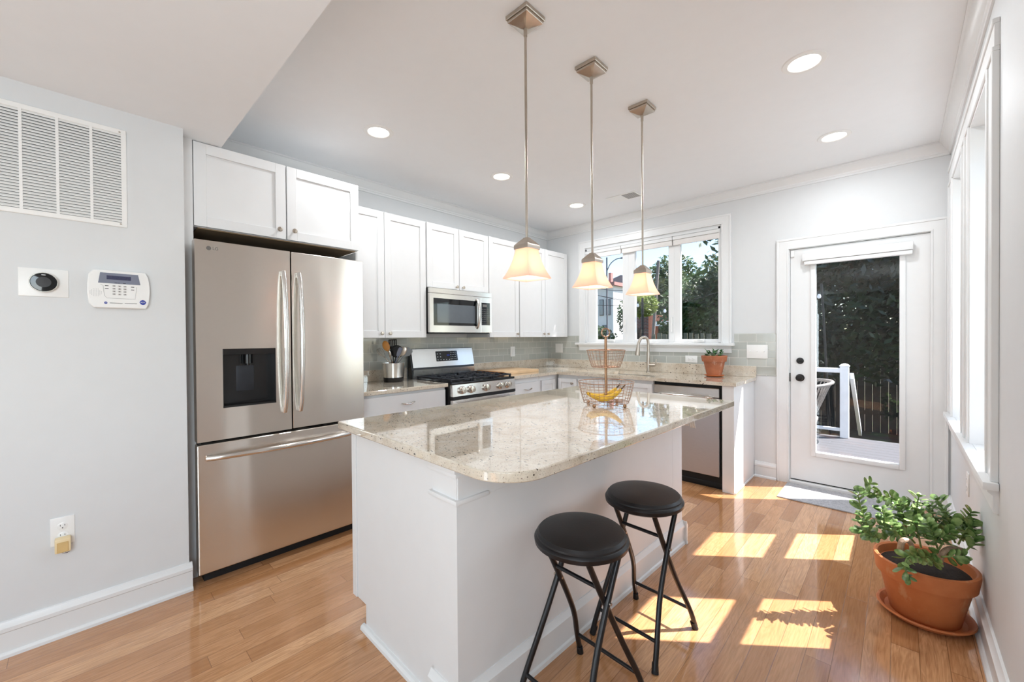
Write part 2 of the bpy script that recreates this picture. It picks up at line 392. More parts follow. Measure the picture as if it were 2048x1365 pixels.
W, H = 3.671, 2.671
# ================================================================== THE SETTING
def wallbox(name, label, boxes, mat='wall'):
    mb = MB()
    for b in boxes: mb.box(*b)
    return struct(mb.make(name, mat, smooth=False), label, 'wall')
struct(MB().box(-.15, W+.05, -9.5, 0.02, -.12, 0).make('floor', 'floor', smooth=False), 'glossy honey-brown oak plank floor', 'floor')
struct(MB().box(-.15, W+.15, -3.721, .15, H, H+.12).make('ceiling', 'ceiling', smooth=False), 'smooth white kitchen ceiling', 'ceiling')
struct(MB().box(-.15, W+.15, -9.6, -3.721, 2.378, H+.12).make('ceiling', 'ceiling', smooth=False), 'lower white ceiling over the near end of the room', 'ceiling')
wallbox('wall_left', 'pale grey wall behind the range and upper cabinets', [(-.15, 0, -3.907, .15, 0, H)])
NX = .731
wallbox('wall_near', 'pale grey wall holding the vent grille, thermostat and keypad', [(-.15, NX, -9.6, -3.907, 0, 2.378)])
# back wall with window and door openings
WX0, WX1, WZ0, WZ1 = .60, 2.14, 1.215, 2.36
DX0, DX1, DZ1 = 2.70, 3.59, 2.05
wallbox('wall_back', 'pale wall with the triple window and glass door', [
    (0, WX0, 0, .15, 0, H), (WX0, WX1, 0, .15, 0, WZ0), (WX0, WX1, 0, .15, WZ1, H), (WX1, DX0, 0, .15, 0, H),
    (DX0, DX1, 0, .15, DZ1, H), (DX1, W, 0, .15, 0, H)])
RW = [(-.91, -.31), (-1.82, -1.22)]; RZ0, RZ1 = .745, 2.33; RD = .20
wallbox('wall_right', 'pale wall with two deep windows beside the plant', [
    (W, W+RD, -.31, .15, 0, H), (W, W+RD, -1.22, -.91, 0, H), (W, W+RD, -4.50, -1.82, 0, H), (W, W+RD, -9.6, -5.70, 0, H), (W, W+RD, -5.70, -4.50, 0, .70), (W, W+RD, -5.70, -4.50, 2.10, H)] +
    [(W, W+RD, a, b, 0, RZ0-.03) for a, b in RW]+[(W, W+RD, a, b, RZ1, H) for a, b in RW])
wallbox('wall_rear', 'plain wall at the living end of the room', [(NX, .78, -9.6, -9.45, 0, 2.378), (1.82, W, -9.6, -9.45, 0, 2.378), (.78, 1.82, -9.6, -9.45, 0, .58), (.78, 1.82, -9.6, -9.45, 2.32, 2.378)])
# crown moulding
CR = [(0, 0), (.062, 0), (.062, -.010), (.052, -.014), (.044, -.030), (.030, -.052), (.016, -.064), (.014, -.074), (.009, -.078), (.009, -.093), (0, -.093)]
struct(MB().prism([(a, H+b) for a, b in CR], -3.721, 0, 'y').make('trim_1', 'trim'), 'white crown moulding above the upper cabinets', 'trim')
struct(MB().prism([(-a, H+b) for a, b in CR], 0, W, 'x').make('trim_2', 'trim'), 'white crown moulding above the window and door', 'trim')
struct(MB().prism([(W-a, H+b) for a, b in CR], -3.721, 0, 'y').make('trim_3', 'trim'), 'white crown moulding along the right wall', 'trim')
BB = [(0, 0), (.030, 0), (.029, .012), (.022, .019), (.016, .02), (.016, .098), (.021, .103), (.021, .118), (.014, .124), (.008, .14), (0, .142)]
struct(MB().prism([(NX+a, b) for a, b in BB], -9.45, -3.895, 'y').make('baseboard_left', 'trim'), 'tall white baseboard below the thermostat wall', 'baseboard')
struct(MB().prism([(W-a, b) for a, b in BB], -9.45, 0, 'y').make('baseboard_right', 'trim'), 'white baseboard running behind the large terracotta pot', 'baseboard')
struct(MB().prism([(-a, b) for a, b in BB], 2.432, 2.605, 'x').make('baseboard_back', 'trim'), 'short white baseboard between end panel and door', 'baseboard')
# backsplash tiles
struct(MB().box(0, .006, -2.91, 0, 1.0, 1.30).make('trim_4', 'tileL', smooth=False), 'grey glass subway tile behind the range', 'tile backsplash')
tb = MB().box(.006, .513, -.006, 0, 1.0, 1.31).box(.513, 2.262, -.006, 0, 1.0, 1.205).box(2.262, 2.606, -.006, 0, 1.0, 1.315)
struct(tb.make('trim_5', 'tileB', smooth=False), 'grey glass subway tile below the window', 'tile backsplash')
struct(MB().box(2.446, 2.606, -.004, 0, 0.93, 1.005).make('trim_6', 'tileB', smooth=False), 'lowest tile row beside the door', 'tile backsplash')

def casing(mb, u0, u1, v0, v1, wd, th=.02, T=None, sides='LRT'):
    """profiled flat casing round an opening: outer rectangle u0..u1,v0..v1"""
    t1, t2 = th*.75, th
    def col(a, b, c): mb.box(a, b, v0, c, 0, t1, .001, T)
    if 'L' in sides: mb.box(u0+.018, u0+wd-.014, v0, v1-wd+.014, 0, t1, 0, T); mb.box(u0, u0+.018, v0, v1-.018, 0, th, .002, T); mb.box(u0+wd-.014, u0+wd, v0, v1-wd, 0, th*.9, .002, T)
    if 'R' in sides: mb.box(u1-wd+.014, u1-.018, v0, v1-wd+.014, 0, t1, 0, T); mb.box(u1-.018, u1, v0, v1-.018, 0, th, .002, T); mb.box(u1-wd, u1-wd+.014, v0, v1-wd, 0, th*.9, .002, T)
    mb.box(u0+.018, u1-.018, v1-wd+.014, v1-.018, 0, t1, 0, T); mb.box(u0, u1, v1-.018, v1, 0, th, .002, T); mb.box(u0+wd-.014, u1-wd+.014, v1-wd, v1-wd+.014, 0, th*.9, .002, T)
# ---- window_1: triple casement above the sink
w1 = sempty('window_1', (1.37, 0, 1.2), 'white triple casement window above the sink', 'window')
mb = MB(FY); casing(mb, .513, 2.24, 1.225, 2.463, .088); mb.make('casing', 'trim', w1)
mb = MB(); mb.box(WX0, WX0+.02, .0, .14, WZ0, WZ1).box(WX1-.02, WX1, 0, .14, WZ0, WZ1).box(WX0, WX1, 0, .14, WZ1-.02, WZ1).box(WX0, WX1, 0.0, .14, WZ0, WZ0+.015)
mb.make('jamb', 'trim', w1, smooth=False)
mb = MB().box(.475, 2.268, -.055, .02, 1.198, 1.225, .006, seg=2).prism([(0, 1.198), (-.034, 1.198), (-.03, 1.185), (-.018, 1.17), (-.016, 1.13), (0, 1.13)], .513, 2.24, 'x')
mb.make('sill', 'trim', w1)
PAN = [(.73, 1.078), (1.238, 1.613), (1.745, 2.112)]
fr = MB()
edges = [WX0+.02, 1.158, 1.679, WX1-.02]
for i in range(3):
    a, b = edges[i], edges[i+1]; p, q = PAN[i]
    fr.box(a, p-.004, .03, .075, 1.23, WZ1-.02, .002).box(q+.004, b, .03, .075, 1.23, WZ1-.02, .002)
    fr.box(p-.004, q+.004, .03, .075, 1.23, 1.264, .002).box(p-.004, q+.004, .03, .075, 2.275, WZ1-.02, .002)
frame = fr.make('window_frame', 'trim', w1)
for p, q in PAN:
    MB().box(p-.004, q+.004, .050, .054, 1.26, 2.28).make('pane', 'glass', w1, smooth=False)
for p, q in PAN[:2]:
    mb = MB(FY); mb.box(q+.03, q+.046, 1.42, 1.50, -.03, -.018, .004); mb.box(q+.033, q+.043, 1.34, 1.43, -.03, -.012, .004); mb.make('sash_lock', 'plastic', w1)
for xx in (.93, 1.93):
    mb = MB(FY); mb.box(xx-.055, xx+.055, 1.232, 1.262, -.03, -.004, .008, seg=2).tube([(xx-.05, 1.25, .004), (xx, 1.262, .012), (xx+.05, 1.25, .008)], .006, 8, smooth=1); mb.make('crank', 'plastic', w1)
# roller shades in the three sashes
for i, (a, b, pos) in enumerate([(WX0+.004, 1.082, 'left sash, nearest the corner'), (1.086, 1.672, 'middle sash'), (1.676, 2.138, 'right sash, nearest the door')]):
    t = thing('roller_shade', f'white rolled-up shade at the top of the window, over its {pos}', 'window shade', ((a+b)/2, .01, 2.29), 0, 'rolled shades of the kitchen window')
    MB().box(a, b, -.012, .028, 2.300, 2.335, .003).make('valance', 'trim', t)
    MB().box(a+.003, b-.003, -.004, .02, 2.245, 2.299, .007, seg=2).make('rolled_fabric', 'blind', t)

# ---- door_1: glass back door
d1 = sempty('door_1', (3.14, 0, 0), 'white glass-panelled back door beside the doormat', 'door')
mb = MB(FY); casing(mb, 2.607, 3.66, 0, 2.138, .092); mb.make('casing', 'trim', d1)
MB().box(DX0, DX0+.006, -.0, .14, 0, DZ1).box(DX1-.006, DX1, 0, .14, 0, DZ1).box(DX0, DX1, 0, .14, DZ1-.008, DZ1).box(DX0, DX1, -.03, .14, 0, .032, .004).make('jamb', 'trim', d1, smooth=False)
GX0, GX1, GZ0, GZ1 = 2.888, 3.403, .30, 1.90
mb = MB(); dy0, dy1 = .004, .046
mb.box(2.709, GX0, dy0, dy1, .042, 2.038).box(GX1, 3.582, dy0, dy1, .042, 2.038).box(GX0, GX1, dy0, dy1, .042, GZ0).box(GX0, GX1, dy0, dy1, GZ1, 2.038)
leaf = mb.make('door_leaf', 'trim', d1, smooth=False)
MB().box(2.709, 3.582, .008, .04, .033, .042).make('door_sweep', 'rubber', leaf, smooth=False)
mb = MB(FY)
for a, b, c, e in [(GX0-.035, GX0, GZ0-.035, GZ1+.035), (GX1, GX1+.035, GZ0-.035, GZ1+.035), (GX0, GX1, GZ0-.035, GZ0), (GX0, GX1, GZ1, GZ1+.035)]:
    mb.box(a, b, c, e, -.004, .008, .004, seg=2)
mb.make('glazing_frame', 'trim', d1)
MB().box(GX0, GX1, .022, .027, GZ0, GZ1).make('pane', 'glass', d1, smooth=False)
sh = MB(FY).box(2.80, 3.478, 1.925, 1.985, .008, .05, .006, seg=2).make('shade_cassette', 'trim', d1)
MB(FY).box(2.812, 3.474, 1.892, 1.923, .010, .044, .006, seg=2).make('shade_bottom_bar', 'trim', sh)
for z, r_, nm in ((1.074, .027, 'deadbolt'), (.927, .032, 'door_knob')):
    mb = MB(); mb.lathe([(r_, 0), (r_, .006), (r_*.8, .010)], (2.778, .004, z), 24, None, (0, -1, 0))
    if nm == 'door_knob': mb.lathe([(.011, .008), (.011, .03), (.024, .038), (.027, .05), (.022, .062), (.008, .066)], (2.778, .004, z), 24, None, (0, -1, 0))
    else: mb.lathe([(.016, .008), (.014, .016)], (2.778, .004, z), 20, None, (0, -1, 0)).box(2.758, 2.798, -.026, -.012, z-.006, z+.006, .003)
    mb.make(nm, 'bronze', d1)
MB(FY).box(2.701, 2.709, .89, .965, -.02, .001).make('strike_plate', 'bronze', d1)
for z in (1.783, 1.046, .315):
    MB().cyl((3.5875, -.006, z-.05), (3.5875, -.006, z+.05), .0075, 12).cyl((3.5875, -.006, z-.056), (3.5875, -.006, z+.056), .004, 10).box(3.574, 3.598, -.001, .003, z-.05, z+.05).make('hinge', 'hinge', d1)
MB(FY).box(2.712, 2.738, 1.975, 2.03, -.003, .010, .003).make('alarm_sensor', 'plastic', d1)

# ---- windows in the right wall
for k, (a, b) in enumerate(RW):
    wn = sempty(f'window_{k+2}', (W, (a+b)/2, RZ0), ['white double-hung window nearest the glass door', 'white double-hung window beside the large potted jade'][k], 'window')
    # casing, far side / near side / head
    mb = MB(fnat(W))
    
    u0, u1 = -b, -a     # u = -y
    lw, rw = (.155, .155) if k else (.255, .1545)
    th = .021
    casing(mb, u0-lw, u1+rw, RZ0, RZ1+.12, .12, th) if False else None
    for (e0, e1) in ((u0-lw, u0), (u1, u1+rw)):
        mb.box(e0+.02, e1-.018, RZ0, RZ1, 0, th*.7).box(e0, e0+.02, RZ0, RZ1, 0, th, .002).box(e1-.018, e1, RZ0, RZ1, 0, th, .002)
    mb.box(u0-lw, u1+rw, RZ1+.018, RZ1+.10, 0, th*.7).box(u0-lw, u1+rw, RZ1+.10, RZ1+.12, 0, th, .002).box(u0-lw, u1+rw, RZ1, RZ1+.018, 0, th, .002)
    mb.make('casing', 'trim', wn)
    mb = MB().box(W-.012, W+RD, a, a+.012, RZ0, RZ1-.012).box(W-.012, W+RD, b-.012, b, RZ0, RZ1-.012).box(W-.012, W+RD, a, b, RZ1-.012, RZ1-.0005)
    mb.make('jamb', 'trim', wn, smooth=False)
    mb = MB().box(W-.001, W+RD, a+.0, b-.0, RZ0-.028, RZ0).box(W-.042, W-.001, a-rw-(.02 if k else -.001), b+(min(lw, .24) if k == 0 else .154), RZ0-.028, RZ0, .004, seg=2)
    mb.make('sill', 'trim', wn)
    MB().prism([(W, RZ0-.028), (W-.03, RZ0-.028), (W-.027, RZ0-.04), (W-.014, RZ0-.052), (W-.013, RZ0-.115), (W, RZ0-.115)], a-rw+.001, b+(min(lw, .24) if k == 0 else .154), 'y').make('apron', 'trim', wn)
    gx = W+.125; zm = 1.61; sw = .045
    fr = MB()
    for (z0, z1, off) in ((RZ0, zm+.03, 0), (zm-.03, RZ1-.012, .035)):
        x0, x1 = gx-.016+off, gx+.016+off
        fr.box(x0, x1, a+.012, a+.012+sw, z0, z1, .002).box(x0, x1, b-.012-sw, b-.012, z0, z1, .002)
        bot = .07 if off == 0 else .055
        fr.box(x0, x1, a+.05, b-.05, z0, z0+bot, .002).box(x0, x1, a+.05, b-.05, z1-.05, z1, .002)
    fr.make('window_frame', 'trim', wn)
    MB().box(gx-.002, gx+.002, a+.05, b-.05, RZ0+.06, zm-.01).make('pane', 'glass', wn, smooth=False)
    MB().box(gx+.033, gx+.037, a+.05, b-.05, zm+.01, RZ1-.05).make('pane', 'glass', wn, smooth=False)

w4 = sempty('window_4', (W, -5.1, .7), 'white side window added for fill light, nearer the living end of the room', 'window')  # added opening out of view, made to hold the side fill lamp
mb = MB()
for a_, b_, c_, e_ in ((-5.70, -5.65, .70, 2.10), (-4.55, -4.50, .70, 2.10), (-5.65, -4.55, .70, .75), (-5.65, -4.55, 2.05, 2.10)): mb.box(W+.10, W+.14, a_, b_, c_, e_)
mb.make('window_frame', 'trim', w4, smooth=False)
MB().box(W+.118, W+.122, -5.65, -4.55, .75, 2.05).make('pane', 'glass', w4, smooth=False)
w5 = sempty('window_5', (1.3, -9.5, .58), 'white rear window added for fill light at the living end of the room', 'window')  # unseen window added so the rear fill lamp has an opening
mb = MB()
for a_, b_, c_, e_ in ((.78, .83, .58, 2.32), (1.77, 1.82, .58, 2.32), (.83, 1.77, .58, .63), (.83, 1.77, 2.27, 2.32)): mb.box(a_, b_, -9.58, -9.54, c_, e_)
mb.make('window_frame', 'trim', w5, smooth=False)
MB().box(.83, 1.77, -9.562, -9.558, .63, 2.27).make('pane', 'glass', w5, smooth=False)
# filler strip and side panels round the fridge recess
struct(MB().box(.60, .622, -3.907, -3.853, 0, 2.378).make('trim_7', 'cab', smooth=False), 'narrow white filler strip left of the refrigerator', 'trim')
tag(MB().box(0.002, .600, -2.930, -2.912, 0, 1.905, .001).make('fridge_side_panel', 'cab', smooth=False), 'white tall side panel hidden right of the refrigerator', 'panel')

# ================================================================== CABINETS
def shaker(mb, u0, u1, v0, v1, w0, st=.057, T=None):
    mb.box(u0+st-.002, u1-st+.002, v0+st-.002, v1-st+.002, w0, w0+.011, 0, T)
    mb.box(u0, u0+st, v0, v1, w0, w0+.02, .0012, T).box(u1-st, u1, v0, v1, w0, w0+.02, .0012, T)
    mb.box(u0+st, u1-st, v0, v0+st, w0, w0+.02, .0012, T).box(u0+st, u1-st, v1-st, v1, w0, w0+.02, .0012, T)
KN = [(.006, 0), (.006, .012), (.011, .016), (.0145, .021), (.0145, .026), (.010, .030), (.0, .031)]
def knob(c, d, parent): return MB().lathe(KN, c, 20, None, d, cap=False).make('knob', 'nickel', parent)
def pull(T, u, v, w0, parent, L=.055):
    mb = MB(T); mb.tube([(u-L, v, w0), (u-L*.95, v, w0+.02), (u-L*.5, v-.004, w0+.026), (u, v-.006, w0+.028), (u+L*.5, v+.002, w0+.026), (u+L*.95, v+.007, w0+.02), (u+L, v+.005, w0)], lambda t: .0035+.0025*math.sin(PI*t), 8, smooth=2)
    return mb.make('handle', 'chrome', parent)
def wall_cab(label, y0, y1, z0, z1, depth, splits, knobs, name='wall_cabinet', grp='white upper cabinets on the left wall'):
    t = thing(name, label, 'cabinet', (0, (y0+y1)/2, z0), 0, grp)
    MB().box(.002, depth-.021, y0, y1, z0, z1).make('cabinet_body', 'cab', t, smooth=False)
    for i, (a, b) in enumerate(splits):
        mb = MB(fxat(depth-.02)); shaker(mb, a, b, z0+.002, z1-.002, 0); d = mb.make('door', 'cab', t)
        if knobs[i]: knob((depth, knobs[i][0], knobs[i][1]), (1, 0, 0), d)
    return t
wall_cab('white two-door upper cabinet between refrigerator and microwave', -2.908, -2.160, 1.297, 2.327, .352, [(-2.905, -2.567), (-2.562, -2.163)], [(-2.602, 1.335), (-2.53, 1.335)])
wall_cab('short white two-door upper cabinet directly above the microwave', -2.152, -1.400, 1.748, 2.330, .352, [(-2.149, -1.786), (-1.780, -1.403)], [(-1.822, 1.775), (-1.745, 1.775)])
wall_cab('tall white single-door upper cabinet right of the microwave', -1.394, -.936, 1.297, 2.335, .352, [(-1.39, -.94)], [(-.98, 1.335)])
wall_cab('white two-door upper cabinet in the corner by the window', -.930, -.034, 1.297, 2.338, .352, [(-.925, -.482), (-.476, -.037)], [(-.52, 1.335), (-.44, 1.335)])
t = wall_cab('deep white two-door cabinet above the refrigerator', -3.852, -2.913, 1.914, 2.376, .622, [(-3.849, -3.389), (-3.382, -2.916)], [(-3.43, 1.968), (-3.345, 1.972)], 'fridge_cabinet', None)
MB().box(.01, .595, -3.83, -2.93, 1.908, 1.9135).make('underside', 'cabdark', t, smooth=False)

def base_left(label, y0, y1, fronts):
    t = thing('base_cabinet', label, 'cabinet', (0, (y0+y1)/2, 0), 0, 'white base cabinets under the granite counter')
    MB().box(.002, .614, y0, y1, .10, .882).make('cabinet_body', 'cab', t, smooth=False)
    MB().box(.002, .55, y0, y1, 0, .10).make('toe_kick', 'cab', t, smooth=False)
    for a, b, z0, z1, kind in fronts:
        mb = MB(fxat(.615))
        if kind == 'd': mb.box(a, b, z0, z1, 0, .02, .002); o = mb.make('drawer', 'cab', t); pull(fxat(.635), (a+b)/2+.0, (z0+z1)/2+.01, 0, o)
        elif kind == 'p': shaker(mb, a, b, z0, z1, 0, .045); o = mb.make('false_front', 'cab', t)
        else: shaker(mb, a, b, z0, z1, 0); o = mb.make('door', 'cab', t)
    return t
base_left('white base cabinet with wide drawer between refrigerator and range', -2.908, -2.168, [(-2.90, -2.175, .705, .862, 'd'), (-2.90, -2.54, .12, .69, 'o'), (-2.535, -2.175, .12, .69, 'o')])
base_left('white base cabinet with one drawer right of the range', -1.372, -.925, [(-1.325, -.942, .675, .832, 'd'), (-1.325, -.942, .12, .66, 'o')])
base_left('narrow white corner base cabinet beside the one-drawer cabinet', -.920, -.004, [(-.898, -.665, .675, .832, 'p'), (-.898, -.665, .12, .66, 'o')])
def base_back(label, x0, x1, fronts):
    t = thing('base_cabinet', label, 'cabinet', ((x0+x1)/2, -.3, 0), 0, 'white base cabinets under the granite counter')
    MB().box(x0, x1, -.614, -.004, .10, .70).box(x0, x1, -.614, -.594, .70, .882).box(x0, x0+.018, -.594, -.004, .70, .882).box(x1-.018, x1, -.594, -.004, .70, .882).make('cabinet_body', 'cab', t, smooth=False)
    MB().box(x0, x1, -.55, -.004, 0, .10).make('toe_kick', 'cab', t, smooth=False)
    for a, b, z0, z1, kn in fronts:
        mb = MB(fyat(-.615)); shaker(mb, a, b, z0, z1, 0, .05 if z1-z0 > .3 else .042); o = mb.make('door' if z1-z0 > .3 else 'drawer', 'cab', t)
        if kn: knob((kn, -.635, (z0+z1)/2+.03), (0, -1, 0), o)
    return t
base_back('white base cabinet with small knobbed drawer at the inside corner', .640, .905, [(.650, .892, .69, .842, .845), (.650, .892, .12, .675, None)])
base_back('wide white sink cabinet under the faucet', .908, 1.738, [(.918, 1.32, .69, .85, None), (1.326, 1.732, .69, .85, None), (.918, 1.32, .12, .675, None), (1.326, 1.732, .12, .675, None)])
tag(MB().box(2.338, 2.428, -.640, -.004, 0, .882, .002).box(2.428, 2.436, -.63, -.004, 0, .02, .003).make('end_panel', 'cab'), 'white end panel closing the counter right of the dishwasher', 'panel')

# ================================================================== COUNTERTOPS
ct = thing('countertop', 'cream speckled granite countertop turning the corner past the sink', 'countertop', (1.2, -.3, .884))
z0, z1 = .884, .914
mb = MB()
SX0, SX1, SY0, SY1 = 1.15, 1.70, -.545, -.17
mb.box(.002, .655, -1.374, -.655, z0, z1).box(.002, SX0, -.655, -.002, z0, z1).box(SX1, 2.447, -.655, -.002, z0, z1).box(SX0, SX1, -.655, SY0, z0, z1).box(SX0, SX1, SY1, -.002, z0, z1)
mb.make('slab', 'granite', ct, smooth=False)
MB().box(.0062, .026, -1.374, -.026, z1, 1.013, .002).box(.0062, 2.447, -.026, -.0062, z1, 1.013, .002).make('backsplash', 'granite', ct, smooth=False)
ct2 = thing('countertop', 'short cream granite countertop between refrigerator and range', 'countertop', (.3, -2.5, .884))
MB().box(.002, .655, -2.911, -2.160, z0, z1, .003).make('slab', 'granite', ct2, smooth=False)
MB().box(.0062, .026, -2.911, -2.160, z1, 1.013, .002).make('backsplash', 'granite', ct2, smooth=False)
# sink and faucet
sk = MB().box(SX0-.01, SX0+.004, SY0-.01, SY1+.01, .72, .883).box(SX1-.004, SX1+.01, SY0-.01, SY1+.01, .72, .883).box(SX0, SX1, SY0-.01, SY0+.004, .72, .883).box(SX0, SX1, SY1-.004, SY1+.01, .72, .883).box(SX0, SX1, SY0, SY1, .715, .725)
sk = tag(sk.make('sink', 'steel3', smooth=False), 'undermount stainless steel sink set into the granite below the window', 'sink')
ft = thing('faucet', 'brushed nickel gooseneck faucet behind the sink', 'faucet', (1.455, -.11, z1))
MB().lathe([(.026, 0), (.026, .006), (.019, .012), (.018, .12), (.017, .2), (.0135, .22)], (1.455, -.11, z1), 24).tube([(1.455, -.11, z1+.2), (1.455, -.11, z1+.30), (1.453, -.115, z1+.345), (1.44, -.135, z1+.375), (1.41, -.165, z1+.373), (1.39, -.188, z1+.335), (1.383, -.195, z1+.29)], .0145, 14, smooth=2).make('spout', 'nickel', ft)
MB().lathe([(.0145, 0), (.017, .02), (.025, .11), (.023, .122)], (1.3835, -.1945, z1+.30), 20, None, (-.05, -.08, -1)).make('spray_head', 'nickel', ft)
MB().cyl((1.465, -.11, z1+.075), (1.53, -.11, z1+.075), .016, 16).tube([(1.52, -.11, z1+.075), (1.537, -.112, z1+.095), (1.543, -.115, z1+.14)], lambda t: .010-.004*t, 10, smooth=1).make('lever', 'nickel', ft)

# ================================================================== REFRIGERATOR
fg = thing('refrigerator', 'large stainless steel french-door refrigerator with black water dispenser', 'refrigerator', (.4, -3.42, 0))
FY0, FYC, FY1, FX0, FX1 = -3.872, -3.413, -2.960, .695, .765
MB().box(.03, .688, -3.845, -2.965, .03, 1.795, .004).make('cabinet_body', 'black', fg)
for ya_, yb_ in ((-3.86, -3.76), (-3.05, -2.97)): MB().box(.60, .70, ya_, yb_, 1.795, 1.812, .003).make('hinge_cover', 'greyink', fg)
DY0, DY1, DZ0_, DZ1_ = -3.757, -3.500, .925, 1.243
ld = MB()
ld.box(FX0, FX1, FY0, DY0, .757, 1.815).box(FX0, FX1, DY1, FYC-.004, .757, 1.815).box(FX0, FX1, DY0, DY1, .757, DZ0_).box(FX0, FX1, DY0, DY1, DZ1_, 1.815)
ld = ld.make('left_door', 'steel', fg, smooth=False)
dsp = MB().box(FX0-.035, FX0-.03, DY0, DY1, DZ0_, DZ1_).box(FX0-.03, FX1+.001, DY0, DY0+.003, DZ0_, DZ1_).box(FX0-.03, FX1+.001, DY1-.003, DY1, DZ0_, DZ1_).box(FX0-.03, FX1+.001, DY0, DY1, DZ0_, DZ0_+.010).make('dispenser', 'black', ld, smooth=False)
MB().box(FX1-.02, FX1+.002, DY0+.002, DY1-.002, DZ1_-.032, DZ1_-.001, .001).make('dispenser_control_strip', 'bronze', ld)
MB().box(FX0-.029, FX0-.015, DY0+.03, DY1-.045, DZ0_+.022, DZ1_-.035, .003).make('dispenser_back_plate', M['bronze'], ld)
MB().box(FX0-.014, FX0-.006, DY0+.075, DY1-.09, DZ0_+.075, DZ1_-.095, .006, seg=2).make('dispenser_paddle', 'iron', ld)
MB().cyl((FX0+.015, -3.628, DZ1_-.032), (FX0+.015, -3.628, DZ1_-.085), .024, 20).cyl((FX0+.015, -3.628, DZ1_-.085), (FX0+.015, -3.628, DZ1_-.095), .008, 14).make('dispenser_nozzle', 'black', ld)
rd = MB().box(FX0, FX1, FYC+.004, FY1, .757, 1.815, .003).make('right_door', 'steel', fg)
dr = MB().box(FX0, FX1+.002, FY0, FY1, .065, .742, .004).make('freezer_drawer', 'steel', fg)
def fhandle(parent, y, zt, zb, lean):
    mb = MB(); pts = []
    for i in range(17):
        t_ = i/16; z = zt+(zb-zt)*t_; bow = math.sin(PI*t_)**.6
        pts.append((FX1+.012+.050*bow, y+lean*math.sin(PI*t_)*.0, z))
    mb.tube(pts, .0135, 12, flat=1.0)
    mb.box(FX1-.001, FX1+.02, y-.011, y+.011, zt-.03, zt, .003).box(FX1-.001, FX1+.02, y-.011, y+.011, zb, zb+.03, .003)
    return mb.make('handle', 'steel2', parent)
fhandle(ld, -3.458, 1.69, .865, 0); fhandle(rd, -3.372, 1.69, .862, 0)
mb = MB(); pts = [(FX1+.012+.042*math.sin(PI*i/16)**.6, -3.835+.77*i/16, .672) for i in range(17)]
mb.tube(pts, .015, 12).box(FX1, FX1+.02, -3.835, -3.805, .66, .684, .003).box(FX1, FX1+.02, -3.095, -3.065, .66, .684, .003).make('handle', 'steel2', dr)
MB().ring((FX1+.0006, -3.812, 1.775), .009, .0018, 24, 6, (1, 0, 0)).cyl((FX1, -3.812, 1.775), (FX1+.0008, -3.812, 1.775), .008, 24).make('round_logo', 'greyink', ld)
text('lettering', 'LG', .021, 'greyink', ld, fxat(FX1+.0005), (-3.783, 1.775, 0))
MB().box(.62, .70, -3.84, -2.97, .0, .06).make('base_grille', 'blackmat', fg, smooth=False)

# ================================================================== RANGE
RY0, RY1 = -2.153, -1.383
rg = thing('gas_range', 'stainless steel gas range with black grates and five knobs', 'stove', (.35, -1.77, 0))
MB().box(.03, .655, RY0, RY1, .0, .898, .003).make('body', 'black', rg)
# sloped backguard
bgm = MB().prism([(.028, .90), (.10, .90), (.098, .99), (.060, 1.192), (.028, 1.192)], RY0, RY1, 'y')
bk = bgm.make('backguard', 'black', rg, smooth=False)
def slab_y(pts, y0, y1): return MB().prism(pts, y0, y1, 'y')
slab_y([(.1005, 1.012), (.1055, 1.014), (.0675, 1.188), (.0615, 1.188)], RY0+.012, RY1-.004).make('backguard_panel', 'steel3', rg, smooth=False)
slab_y([(.10, .915), (.104, .915), (.113, .995), (.108, .995)], RY0+.012, RY1-.004).make('lower_splash_panel', 'steel3', rg, smooth=False)
dispT = Matrix.Translation((.1035, 0, 1.03)) @ Matrix.Rotation(-math.atan2(.038, .174), 4, 'Y') @ FX
dp = MB(dispT).box(-1.865, -1.60, .035, .135, 0, .003, .001).make('control_display', 'darkglass', rg)
mb = MB(dispT)
for i in range(5):
    for j in range(3): mb.box(-1.855+.035*i, -1.845+.035*i, .045+.03*j, .052+.03*j, .003, .0036) if (i < 2 or j == 0) else None
for i in range(4):
    for j in range(4): mb.box(-1.69+.02*i, -1.683+.02*i, .05+.022*j, .056+.022*j, .003, .0036)
mb.make('printed_marks', 'whiteink', dp, smooth=False)
MB(dispT).box(-1.735, -1.70, .085, .10, .003, .0036).make('clock_digits', 'blue', dp, smooth=False)
MB().box(.10, .690, RY0, RY1, .898, .917, .006, seg=2).make('cooktop', 'black', rg)
MB().prism([(.655, .80), (.700, .80), (.690, .897), (.655, .897)], RY0+.006, RY1-.001, 'y').make('control_panel', 'steel3', rg, smooth=False)
for y in (-2.045, -1.945, -1.765, -1.585, -1.49):
    mb = MB(); d = (1, 0, .1)
    mb.lathe([(.034, 0), (.034, .006), (.026, .010), (.028, .032), (.025, .036), (0, .037)], (.696, y, .848), 28, None, d, cap=False); mb.box(.73, .738, y-.004, y+.004, .83, .875, .002)
    mb.make('knob', 'chrome', rg)
MB().box(.655, .700, RY0+.006, RY1-.001, .775, .80).make('vent_gap', 'blackmat', rg, smooth=False)
od = MB().box(.655, .700, RY0+.006, RY1-.001, .22, .772, .004).make('oven_door', 'steel3', rg)
MB().box(.6995, .702, RY0+.10, RY1-.10, .34, .64, .002).make('oven_window', 'darkglass', od)
MB().tube([(.700, -2.11, .735), (.738, -2.105, .737), (.748, -2.08, .738), (.748, -1.45, .738), (.738, -1.425, .737), (.700, -1.42, .735)], .0125, 12, smooth=1).make('handle', 'steel2', od)
MB().box(.655, .700, RY0+.006, RY1-.001, .06, .21, .004).make('storage_drawer', 'steel3', rg)
